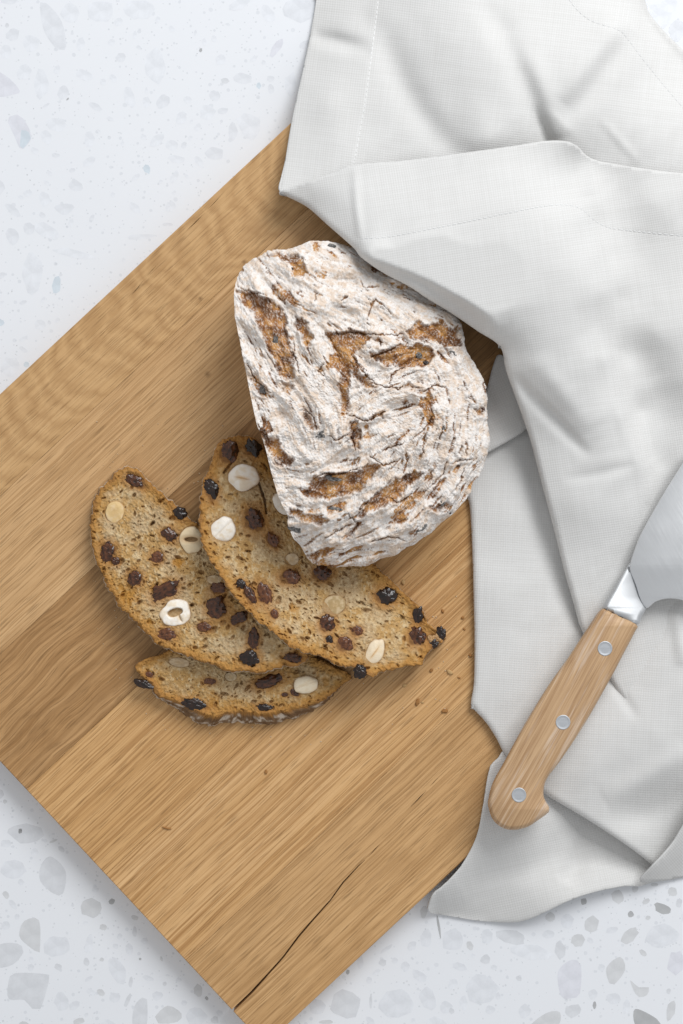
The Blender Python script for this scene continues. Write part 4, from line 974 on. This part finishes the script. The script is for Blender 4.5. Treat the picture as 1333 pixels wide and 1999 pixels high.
def build_napkin():
    # the sheet lying lowest, spilling off the board at the bottom right
    sheet([(990, 1465), (974, 1478), (955, 1502), (942, 1575), (930, 1632), (905, 1682), (880, 1713), (851, 1741), (839, 1762), (838, 1781), (870, 1787), (930, 1797), (985, 1801), (1022, 1798), (1060, 1783), (1110, 1759), (1160, 1742), (1215, 1731),
           (1262, 1726), (1330, 1690), (1330, 1560), (1150, 1500), (1060, 1470)],
          [(975, 1480, 21), (950, 1520, 21.5), (935, 1630, 21), (880, 1713, 20.5), (851, 1741, 18), (838, 1775, 8), (870, 1787, 5), (930, 1797, 5), (1000, 1800, 8), (1060, 1783, 13), (1110, 1759, 15), (1160, 1742, 13), (1250, 1728, 8),
           (1000, 1600, 20), (1000, 1690, 15), (950, 1740, 11), (1080, 1600, 15), (1100, 1680, 10), (1150, 1640, 4.5), (1200, 1670, 4), (1200, 1715, 10), (1265, 1700, 5), (1040, 1740, 13), (1200, 1560, 3), (1330, 1600, 6)],
          creases=[([(1165, 1632), (1135, 1670), (1105, 1725)], -3.5, 20), ([(900, 1735), (960, 1710), (1040, 1690), (1100, 1650)], -2.0, 26)], folds=[([(975, 1478), (955, 1502), (942, 1575), (930, 1632), (905, 1682), (880, 1713), (851, 1741), (839, 1762), (838, 1781), (870, 1787), (930, 1797), (985, 1801), (1022, 1798), (1060, 1783), (1110, 1759), (1160, 1742), (1215, 1731), (1262, 1726)], .9, 5)], angle=-13, seed=1, step=6)
    # the sheet under the knife, whose left and lower edge is one long fold
    foldBC = [(905, 940), (916, 985), (921, 1060), (924, 1150), (926, 1250), (925, 1330), (919, 1374), (928, 1388), (948, 1410), (968, 1440), (985, 1472), (1020, 1514), (1065, 1551), (1150, 1602), (1230, 1655), (1278, 1692), (1300, 1700)]
    sheet(foldBC + [(1345, 1680), (1420, 1600), (1480, 1450), (1480, 1180), (1300, 1000), (1180, 900), (1060, 800), (990, 790), (925, 840)],
          [(905, 940, 21), (921, 1060, 22), (925, 1250, 22.5), (919, 1374, 22), (950, 1410, 22.5), (985, 1472, 23), (1065, 1551, 21.5), (1150, 1602, 19.5), (1230, 1655, 16), (1278, 1694, 11), (1300, 1700, 8), (1345, 1680, 8), (1000, 900, 22), (1010, 1000, 24), (970, 1150, 24.5), (1000, 1300, 24),
           (1080, 1250, 22.5), (1080, 1400, 25), (1060, 1100, 22), (1150, 1400, 25.5), (1180, 1300, 22), (1150, 1500, 25), (1240, 1500, 23), (1250, 1590, 15), (1333, 1480, 24), (1333, 1580, 14), (1420, 1560, 12), (1300, 1300, 25), (1420, 1300, 26), (1300, 1400, 26), (1200, 950, 20), (1060, 820, 20)],
          creases=[([(1340, 1465), (1260, 1520), (1180, 1560)], 2.5, 24), ([(1340, 1540), (1260, 1590), (1180, 1590)], -1.5, 26), ([(1030, 860), (1040, 960), (1075, 1080), (1130, 1230)], -2.5, 22), ([(1165, 1290), (1208, 1350), (1245, 1405)], -1.5, 10), ([(1320, 1180), (1333, 1300)], 2, 14)],
          folds=[(foldBC, 2.6, 9)], angle=3, seed=2, step=6)
    # small tongue between the loaf and the big fold
    foldT = [(1036, 832), (1010, 851), (975, 871), (950, 884)]
    sheet([(974, 692), (1000, 712), (1030, 760), (1050, 830)] + foldT + [(925, 880), (932, 820), (950, 760), (962, 715)],
          [(974, 692, 26), (1000, 712, 27), (1045, 832, 27.5), (990, 862, 27), (940, 884, 25.5), (950, 760, 22.5), (985, 790, 26), (1030, 760, 27)],
          folds=[(foldT, 2.0, 7)], angle=-25, seed=3, step=6)
    # the curl of the hem at the right
    sheet([(1250, 1722), (1271, 1695), (1294, 1671), (1316, 1644), (1335, 1612), (1380, 1540), (1480, 1480), (1480, 1680), (1335, 1712), (1300, 1719)],
          [(1258, 1722, 11), (1276, 1697, 16.5), (1296, 1674, 19), (1316, 1644, 21), (1335, 1612, 23), (1480, 1480, 26), (1480, 1680, 8), (1335, 1712, 5), (1300, 1719, 6), (1310, 1690, 12), (1335, 1665, 14)], angle=-40, seed=4, step=6)
    # the back sheet at the top
    hem1 = [(745, -70), (738, 0), (728, 80), (712, 200), (690, 322)]
    hem2 = [(1085, -60), (1112, 0), (1150, 38), (1206, 58), (1225, 76), (1262, 125), (1333, 210), (1440, 330)]
    sheet([(625, -70), (617, 0), (608, 54), (599, 99), (590, 141), (570, 232), (557, 309), (545, 374), (575, 370), (602, 363), (655, 352), (695, 345), (760, 400), (900, 430), (1150, 430), (1300, 440), (1500, 440), (1500, 250), (1400, 165), (1333, 97), (1306, 71), (1270, 29), (1259, 0), (1235, -70)],
          [(625, -70, 3), (617, 0, 4), (599, 99, 8), (585, 170, 15), (570, 232, 21), (557, 309, 28), (544, 376, 34), (600, 353, 34), (650, 337, 35.5), (690, 324, 36), (640, 200, 27), (740, 0, 14), (720, 120, 24), (700, 230, 30), (760, 150, 28), (800, 60, 26), (860, 60, 33), (880, 150, 38), (900, 240, 40), (830, 230, 36), (760, 290, 35), (860, 310, 38),
           (950, 270, 44), (990, 180, 42), (940, 80, 39), (1000, 20, 32), (1060, 60, 34), (1090, 150, 40), (1110, 240, 36), (1160, 60, 30), (1170, 150, 34), (1206, 58, 27), (1200, 180, 30), (1250, 250, 29), (1333, 210, 18), (1333, 97, 2), (1270, 29, 2), (1259, 0, 2), (1235, -70, 2), (1400, 165, 2), (1333, 320, 24), (1150, 320, 28), (1000, 340, 34), (1280, 140, 16),
           (760, 400, 36), (900, 430, 34), (1150, 430, 24), (1500, 440, 16), (1500, 250, 3)],
          creases=[([(610, 70), (660, 82), (725, 96)], -3.5, 16), ([(700, 20), (745, 70), (790, 170), (850, 260), (930, 320)], -3.2, 30), ([(900, -40), (960, 30), (1005, 100), (1040, 190), (1070, 280)], -3.4, 26, 'soft', .5), ([(1040, 200), (1060, 250), (1073, 290)], -2.2, 10, 'soft', .5), ([(990, 60), (1050, 160), (1085, 270)], 3, 24),
                   ([(1235, 60), (1180, 130), (1140, 190), (1095, 235)], -4.0, 26), ([(1205, 60), (1150, 130), (1100, 200)], 2.2, 22), ([(1170, 230), (1250, 320)], .8, 8)],
          folds=[([(625, -70), (617, 0), (608, 54), (599, 99), (590, 141), (570, 232), (557, 309), (545, 374)], .8, 5)], hems=[(hem1, 1), (hem2, -1)], angle=7, seed=5, step=6)
    # the turned-over sheet: flap on the loaf, long fold down to the knife, flat right-hand part
    lower = [(544, 376), (560, 384), (600, 405), (640, 440), (690, 484), (704, 502), (748, 533), (796, 558), (840, 587), (877, 609), (930, 645), (976, 677)]
    left = [(976, 677), (987, 722), (1011, 790), (1035, 860), (1056, 940), (1080, 1030), (1100, 1110), (1120, 1180), (1138, 1236), (1195, 1335), (1230, 1388)]
    hemtop = [(690, 322), (800, 312), (900, 299), (1000, 285), (1065, 275), (1105, 276), (1128, 286), (1143, 302), (1165, 313), (1200, 320), (1250, 328), (1333, 338), (1500, 350)]
    stitch = [(703, 466), (760, 462), (830, 449), (900, 435), (1000, 414), (1065, 402), (1108, 400), (1136, 409), (1156, 427), (1180, 441), (1220, 449), (1333, 460), (1500, 472)]
    sheet(lower + left[1:] + [(1300, 1330), (1480, 1250), (1500, 800), (1500, 350)] + hemtop[:-1][::-1] + [(650, 337), (600, 354)],
          [(544, 376, 35.5), (600, 354, 38), (650, 338, 39.5), (690, 322, 40.5), (800, 312, 43), (900, 299, 48), (1000, 285, 49), (1070, 275, 48), (1118, 276, 46), (1138, 288, 40), (1150, 314, 32), (1240, 327, 31), (1333, 338, 28), (1500, 350, 20),
           (600, 405, 35), (640, 440, 44), (690, 484, 55), (748, 533, 60), (796, 558, 60), (840, 587, 56), (877, 609, 54), (930, 645, 53), (976, 677, 51), (630, 390, 40), (690, 400, 50), (720, 495, 64), (760, 470, 62), (760, 505, 66), (820, 525, 68.5), (880, 558, 68), (930, 595, 63.5), (965, 632, 61),
           (800, 400, 56), (900, 400, 60), (900, 480, 64.5), (1000, 400, 60), (1000, 520, 65), (1080, 420, 58), (1050, 620, 60.5), (1100, 560, 60), (1100, 700, 54), (1040, 720, 52.5), (1135, 420, 48), (1160, 500, 49), (1178, 570, 48), (1166, 640, 46), (1181, 700, 44), (1212, 810, 38), (1245, 900, 32), (1266, 985, 28),
           (1172, 430, 36), (1195, 500, 37), (1212, 580, 35), (1212, 690, 29), (1252, 800, 24), (1284, 900, 23), (1300, 980, 24), (1333, 450, 30), (1333, 600, 33), (1333, 750, 30), (1280, 650, 33), (1500, 700, 28), (1333, 900, 27), (1280, 400, 33),
           (987, 722, 47), (1011, 790, 43), (1035, 860, 38), (1056, 940, 34.5), (1080, 1030, 31), (1100, 1110, 29), (1138, 1236, 26.5), (1195, 1335, 25), (1230, 1388, 23), (1070, 800, 45), (1110, 860, 40), (1150, 900, 38), (1120, 980, 36), (1170, 1060, 31), (1190, 1150, 27), (1230, 1080, 27), (1250, 1200, 25.5), (1300, 1150, 24), (1300, 1330, 22), (1480, 1250, 22), (1400, 1050, 25)],
          creases=[([(995, 725), (1050, 790), (1105, 845), (1150, 890)], -2.3, 11), ([(1040, 765), (1115, 845)], -1.2, 5), ([(1040, 700), (1100, 770), (1150, 840)], 1.5, 22), ([(1100, 935), (1170, 925), (1245, 905)], -.8, 9), ([(1120, 905), (1180, 900), (1235, 890)], .5, 12),
                   ([(715, 520), (790, 538), (860, 572), (945, 640)], -3.0, 13), ([(700, 490), (760, 502), (820, 518), (890, 555), (945, 605), (972, 650)], 3.0, 15), ([(1160, 640), (1182, 700), (1213, 810), (1246, 900), (1268, 985)], 2.2, 14), ([(1200, 700), (1235, 800), (1275, 900)], -2.5, 24),
                   ([(692, 322), (696, 400), (706, 480)], 1.6, 7), ([(1150, 400), (1185, 480), (1200, 600), (1195, 690)], -2.0, 16), ([(1140, 300), (1145, 380)], 2.0, 14)],
          folds=[(lower, 3.0, 9), (left, 4.0, 10)], hems=[(stitch, -1)], angle=-9, seed=6, step=6)
    V = np.concatenate(NAP_V); F = np.concatenate(NAP_F); UV = np.concatenate(NAP_UV)
    O = np.array(P(1100, 800, TZ))
    me = make_mesh('linen_napkin', V - O, F, linen_mat(), uv=UV)
    o = obj('linen_napkin', me, None, O)
    em, ent, eb = new_mat('linen_edge', .85, .15); eb.inputs['Base Color'].default_value = (.68, .68, .675, 1); me.materials.append(em)
    sd = o.modifiers.new('thickness', 'SOLIDIFY'); sd.thickness = .0011; sd.offset = -1.0; sd.material_offset_rim = 1
    tag(o, 'crumpled pale linen napkin draped over the board, loaf and countertop', 'napkin')
    return o, (hem1, hem2, stitch)
NAP, STITCH_LINES = build_napkin()

def build_stitches():
    """thread of the hems, laid on the cloth by looking straight down on it"""
    from mathutils.bvhtree import BVHTree
    V = np.concatenate(NAP_V); F = np.concatenate(NAP_F)
    tree = BVHTree.FromPolygons([tuple(v) for v in V], [tuple(int(i) for i in f) for f in F])
    bm = bmesh.new()
    for line in STITCH_LINES:
        l = densify(line, 1.0, closed=False)
        for i in range(4, len(l) - 9, 10):
            a, b = l[i], l[i + 6]
            if a[0] < 540 or a[0] > 1420 or a[1] < -50: continue
            pts = []
            for p in (a, (a + b) / 2, b):
                o = Vector((0, 0, CAMZ)); d = (Vector(P(p[0], p[1], 0.0)) - o).normalized()
                h = tree.ray_cast(o, d)
                if h[0] is None: break
                pts.append(h[0])
            if len(pts) < 3 or (pts[0] - pts[2]).length > .004: continue
            pts[1] = pts[1] + Vector((0, 0, .00006)); t = (pts[2] - pts[0]).normalized(); s = t.cross(Vector((0, 0, 1))).normalized() * .00030; up = Vector((0, 0, .00014))
            rings = [[bm.verts.new(p + q) for q in (s - up, s * .6 + up, -s * .6 + up, -s - up)] for p in pts]
            for r in range(2):
                for k in range(4): bm.faces.new((rings[r][k], rings[r][(k + 1) % 4], rings[r + 1][(k + 1) % 4], rings[r + 1][k]))
            bm.faces.new(rings[0]); bm.faces.new(rings[2][::-1])
    me = bpy.data.meshes.new('stitching'); bmesh.ops.recalc_face_normals(bm, faces=bm.faces); bm.to_mesh(me); bm.free()
    m, nt, b = new_mat('thread', .8, .2); N = NT(nt)
    N.l(N.mixc(N.noise(N.n('ShaderNodeTexCoord').outputs['Object'], 400, 2), (.66, .66, .655), (.76, .76, .755)), b.inputs['Base Color'])
    me.materials.append(m)
    o = obj('stitching', me, NAP, -NAP.location); tag(o, kind='stuff')
build_stitches()

# ------------------------------------------------------------------ the knife
def metal_mat(name, col, rough, ang, stretch=60.0):
    m, nt, b = new_mat(name, rough, .5); N = NT(nt)
    b.inputs['Metallic'].default_value = 1.0
    tc = N.mapping(N.n('ShaderNodeTexCoord').outputs['Object'], (1, 1, 1), (0, 0, 0), (0, 0, ang))
    f = N.noise(N.mapping(tc, (stretch, 2500, 200)), 1, 3, .6); g = N.noise(tc, 60, 3)
    N.l(N.mixc(f, tuple(x * .92 for x in col), col), b.inputs['Base Color'])
    N.l(N.ramp(N.math('ADD', N.math('MULTIPLY', f, .6), N.math('MULTIPLY', g, .4)), [(.3, rough - .06), (.7, rough + .12)]), b.inputs['Roughness'])
    N.l(N.bump(f, .12, .0002), b.inputs['Normal'])
    return m

def handle_mat():
    m, nt, b = new_mat('handle_wood', .5, .35); N = NT(nt)
    uv = N.n('ShaderNodeTexCoord').outputs['UV']
    wob = N.math('MULTIPLY', N.noise(N.mapping(uv, (.35, .8, 1)), 1, 2), .16); s = N.n('ShaderNodeSeparateXYZ'); N.l(uv, s.inputs[0])
    c = N.n('ShaderNodeCombineXYZ'); N.l(s.outputs[0], c.inputs[0]); N.l(N.math('ADD', s.outputs[1], wob), c.inputs[1]); g = c.outputs[0]
    a = N.noise(N.mapping(g, (.35, 13, 1)), 1, 3, .6); bb = N.noise(N.mapping(g, (.6, 44, 1)), 1, 3, .6); w = N.noise(N.mapping(g, (.5, 10, 1), (4, 2, 0)), 1, 4, .6)
    col = N.mixc(N.ramp(N.math('ADD', N.math('MULTIPLY', a, .6), N.math('MULTIPLY', bb, .4)), [(.36, 0.0), (.62, 1.0)]), (.33, .185, .088), (.57, .38, .215))
    col = N.mixc(N.math('MULTIPLY', N.ramp(w, [(.52, 0.0), (.72, 1.0)]), .65), col, (.74, .62, .51))
    col = N.mixc(N.math('MULTIPLY', N.ramp(N.noise(N.mapping(g, (1.6, 60, 1), (9, 9, 0)), 1, 1), [(.62, 0.0), (.72, 1.0)]), .45), col, (.20, .10, .045))
    N.l(col, b.inputs['Base Color']); N.l(N.bump(bb, .35, .0003), b.inputs['Normal'])
    return m

def offset_loop(p, d, mult=1.0):
    t = np.roll(p, -1, 0) - np.roll(p, 1, 0); t /= np.linalg.norm(t, axis=1)[:, None]; n = np.c_[-t[:, 1], t[:, 0]]
    ar = np.sum(p[:, 0] * np.roll(p[:, 1], -1) - p[:, 1] * np.roll(p[:, 0], -1))
    return p + n * d * (1 if ar > 0 else -1) * mult

def pillow(name, outline, zfun, thick, profile, mat, parent, uvdir=None, step=5.0, smooth=True, lock=()):
    """solid with rounded rims: profile = [(inset px, fraction of half thickness)] from the middle line up; same below"""
    p = densify(outline, step) if smooth else densify(outline, step, smooth=False)
    mult = np.ones((len(p), 1))
    locked = [(seg_dist(p[:, 0], p[:, 1], seg)[0] < 1.6, np.mean(seg, 0), np.linalg.norm(np.subtract(*seg)) / 2) for seg in lock]
    loops = []
    for ins, fr in [(i, -f) for i, f in profile[::-1]] + [(i, f) for i, f in profile if f != 0]:
        q = offset_loop(p, ins, mult)
        for _ in range(int(ins // 4)): q = q + ((.25 * np.roll(q, 1, 0) + .5 * q + .25 * np.roll(q, -1, 0)) - q) * mult
        for m_, mid, half in locked: q[m_] = mid + (p[m_] - mid) * (1 - ins / half)
        loops.append((q, fr))
    V, U = [], []; n = len(p)
    for q, fr in loops:
        z = zfun(q[:, 0], q[:, 1]) + fr * (thick(q[:, 0], q[:, 1]) if callable(thick) else thick) / 2
        V.append(P3(q[:, 0], q[:, 1], z * MM)); U.append(q)
    V = np.concatenate(V); U = np.concatenate(U); m = len(loops)
    idx = np.arange(m * n).reshape(m, n); r = np.roll(idx, -1, 1)
    quads = np.stack([idx[:-1], r[:-1], r[1:], idx[1:]], -1).reshape(-1, 4)
    tris = []
    for k in (0, m - 1):
        q = loops[k][0]; t = np.array(geometry.tessellate_polygon([[Vector((a[0], a[1], 0)) for a in q]]))
        tris.append(t + k * n)
    tris = np.concatenate(tris)
    O = np.array(parent.location)
    if uvdir is not None:
        a = np.array(uvdir); U = np.c_[U @ a, U @ np.array((-a[1], a[0]))] / 100.0
    me = make_mesh(name, V - O, [quads, tris], mat, uv=U)
    bm = bmesh.new(); bm.from_mesh(me); bmesh.ops.recalc_face_normals(bm, faces=bm.faces); bm.to_mesh(me); bm.free()
    return obj(name, me, parent)

def build_knife():
    root = empty('kitchen_knife', P(1100, 1400, 0.024))
    tag(root, 'kitchen knife with riveted pale wooden handle lying on the napkin', 'knife')
    ax = np.array((.489, -.872))
    def zmid(x, y): return 33.5 - .0022 * ((x - 1010) * ax[0] + (y - 1560) * ax[1])
    hm = handle_mat()
    H = [(1177, 1188), (1210, 1204), (1243, 1220), (1238, 1236), (1215, 1280), (1192, 1324), (1140, 1415), (1095, 1483), (1070, 1516), (1062, 1535), (1061, 1553), (1065, 1564), (1071, 1574), (1072, 1583), (1066, 1590), (1049, 1602), (1030, 1614), (1004, 1620),
         (981, 1616), (962, 1600), (953, 1574), (954, 1555), (963, 1525), (984, 1487), (1023, 1415), (1069, 1340), (1108, 1285), (1147, 1226)]
    pillow('handle', H, zmid, 15.0, [(0, .0), (.15, .35), (.9, .6), (2.4, .8), (5.0, .93), (8.5, 1.0)], hm, root, uvdir=ax, step=3.5, lock=[[(1177, 1188), (1243, 1220)]])
    steel = metal_mat('brushed_steel', (.79, .80, .81), .40, math.radians(60)); bol = metal_mat('bolster_steel', (.62, .63, .64), .58, math.radians(60))
    B = [(1178, 1187.5), (1200, 1146), (1222, 1110), (1231, 1098), (1236, 1112), (1240, 1135), (1249, 1164), (1262, 1184), (1253, 1203), (1244, 1219), (1211, 1203)]
    def tb(x, y):
        dj = seg_dist(x, y, [(1176, 1186.5), (1245, 1220.5)])[0]; db = seg_dist(x, y, [(1231, 1097), (1236, 1112), (1240, 1135), (1249, 1164), (1262, 1184)])[0]
        return 14.6 - 13.0 * (dj / (dj + db + 1e-6)) ** 1.3
    pillow('bolster', B, zmid, tb, [(0, .0), (.3, .35), (1.2, .6), (3.2, .8), (6, .93), (9.5, 1.0)], bol, root, step=3, lock=[[(1178, 1187.5), (1244, 1219)]])
    BL = [(1229, 1112), (1231, 1096), (1236, 1080), (1249, 1046), (1271, 1005), (1298, 959), (1333, 903), (1400, 795), (1500, 632), (1600, 470), (1660, 375), (1672, 372), (1680, 400), (1672, 520), (1630, 690), (1560, 860), (1480, 1010), (1400, 1150), (1388, 1168),
          (1370, 1178), (1352, 1177), (1333, 1172), (1317, 1169), (1298, 1169), (1279, 1175), (1262, 1187), (1250, 1170), (1240, 1140)]
    # the blade thins from spine to edge
    def zbl(x, y): return zmid(x, y) + .8
    pillow('blade', BL, zbl, 2.2, [(0, .0), (.5, .7), (1.6, 1.0)], steel, root, step=5)
    rv = metal_mat('rivet_steel', (.60, .62, .645), .50, 0.0)
    for (x, y) in ((1181, 1266), (1099, 1410), (1013, 1552)):
        a = np.arange(28) * 2 * math.pi / 28
        rr = [(14.5, -.6), (14.5, .02), (13.8, .14), (12.6, .14), (11.8, .06), (8.0, .09), (3.0, .11)]
        z0 = float(zmid(x, y)) + 7.5
        V = np.concatenate([P3(x + np.cos(a) * r, y + np.sin(a) * r, (z0 + .12 + h) * MM) for r, h in rr] + [P3(np.array([x]), np.array([y]), np.array([(z0 + .23) * MM]))]) - np.array(root.location)
        idx = np.arange(len(rr) * 28).reshape(-1, 28); r = np.roll(idx, -1, 1)
        q = np.stack([idx[:-1], r[:-1], r[1:], idx[1:]], -1).reshape(-1, 4)[:, ::-1]; t = np.stack([np.full(28, len(rr) * 28), r[-1], idx[-1]], -1)
        obj('rivet', make_mesh('rivet', V, [q, t], rv), root)
build_knife()

# ------------------------------------------------------------------ crumbs fallen on the board
def build_crumbs():
    M = {'b': bread_plain('crumb_brown', (.23, .10, .03), (.40, .20, .07)), 't': bread_plain('crumb_tan', (.42, .25, .10), (.56, .38, .19))}
    meshes = {}
    for k in M:
        for i in range(3):
            v, q, t = sphere_grid(14, 9); n = fbm(v[:, 0] * 2 + i * 5, v[:, 1] * 2 + v[:, 2] * 1.5 + 9, 3, 70 + i); meshes[k, i] = make_mesh('bread_crumb', v * (.6 + .8 * n)[:, None], [q, t], M[k])
    spots = [(868, 1388, 6, 4, 'b'), (815, 1371, 7, 4, 'b'), (878, 1312, 6.5, 4, 't'), (842, 1309, 4, 3, 'b'), (864, 1193, 4, 3, 'b'), (790, 1338, 4, 3, 't'), (787, 1137, 5, 4, 't'), (896, 1323, 3, 2, 'b'), (903, 1206, 3, 3, 'b'), (906, 1228, 3, 2, 'b'), (918, 1280, 3, 4, 'b'), (519, 1507, 4, 3, 'b'), (825, 1371, 3, 2, 't')]
    names = ['dark brown crumb on the board, lowest of those right of the slices', 'long dark brown crumb below the tip of the middle slice', 'largest pale tan crumb between middle slice tip and napkin', 'small brown crumb just under the floured raisin lump',
             'brown crumb right of the upper edge of the middle slice', 'pale crumb on the board under the crust of the middle slice', 'pale tan crumb in the shade between loaf and middle slice', 'tiny brown crumb right beside the largest tan crumb',
             'brown crumb close to the napkin, uppermost beside the fold', 'tiny brown crumb halfway between raisin lump and napkin fold', 'upright brown crumb touching the left fold of the napkin', 'single brown crumb alone on the board below the lowest slice', 'tiny tan crumb next to the long dark brown one']
    for i, (x, y, a, b, k) in enumerate(spots):
        o = obj('bread_crumb', meshes[k, i % 3]); o.location = P(x, y, ZB + b * SC * .4); o.scale = (a * SC, b * SC, b * SC * .6); o.rotation_euler = (0, 0, i * 1.3)
        tag(o, names[i], 'crumb', 'crumbs scattered on the board')
    # dust of crumbs and flour, too fine to be counted
    V, F = [], []; r3 = np.random.default_rng(11); n0 = 0
    v0, q0, t0 = sphere_grid(6, 4); f0 = np.concatenate([t0, q0[:, :3], q0[:, [0, 2, 3]]])
    while len(V) < 130:
        x, y = r3.uniform(180, 930), r3.uniform(820, 1460)
        if any(sdf(np.array(x), np.array(y), o_) < 10 for o_ in (OUT_A, OUT_B, OUT_C)) or (x > 880 and y < 1060) or (y < 1110 and x > 470 and x < 960): continue
        if r3.random() > math.exp(-min(float(sdf(np.array(x), np.array(y), o_)) for o_ in (OUT_A, OUT_B, OUT_C)) / 55): continue
        r = r3.uniform(.5, 1.6) * SC; V.append(v0 * (r * r3.uniform(.7, 1.4), r, r * .6) + np.array(P(x, y, ZB + r * .3))); F.append(f0 + n0); n0 += len(v0)
    o = obj('crumb_dust', make_mesh('crumb_dust', np.concatenate(V), np.concatenate(F), bread_plain('crumb_dust', (.38, .22, .09), (.70, .58, .42))))
    tag(o, 'fine dust of crumbs and flour scattered on the board round the slices', 'crumbs', kind='stuff')
    v, q, t = sphere_grid(12, 8); v = v * (1, .16, .14); v[:, 1] += .10 * v[:, 0] ** 2
    o = obj('crust_splinter', make_mesh('crust_splinter', v, [q, t], M['b'])); o.location = P(325, 1617, ZB + .0004); o.scale = (.0026, .0026, .0026); o.rotation_euler = (0, 0, math.radians(-14))
    tag(o, 'thin brown splinter of crust lying alone on the lower board', 'splinter')

def bread_plain(name, a, b_):
    m, nt, b = new_mat(name, .8, .2); N = NT(nt)
    N.l(N.mixc(N.noise(N.n('ShaderNodeTexCoord').outputs['Object'], 3, 3), a, b_), b.inputs['Base Color']); return m
build_crumbs()
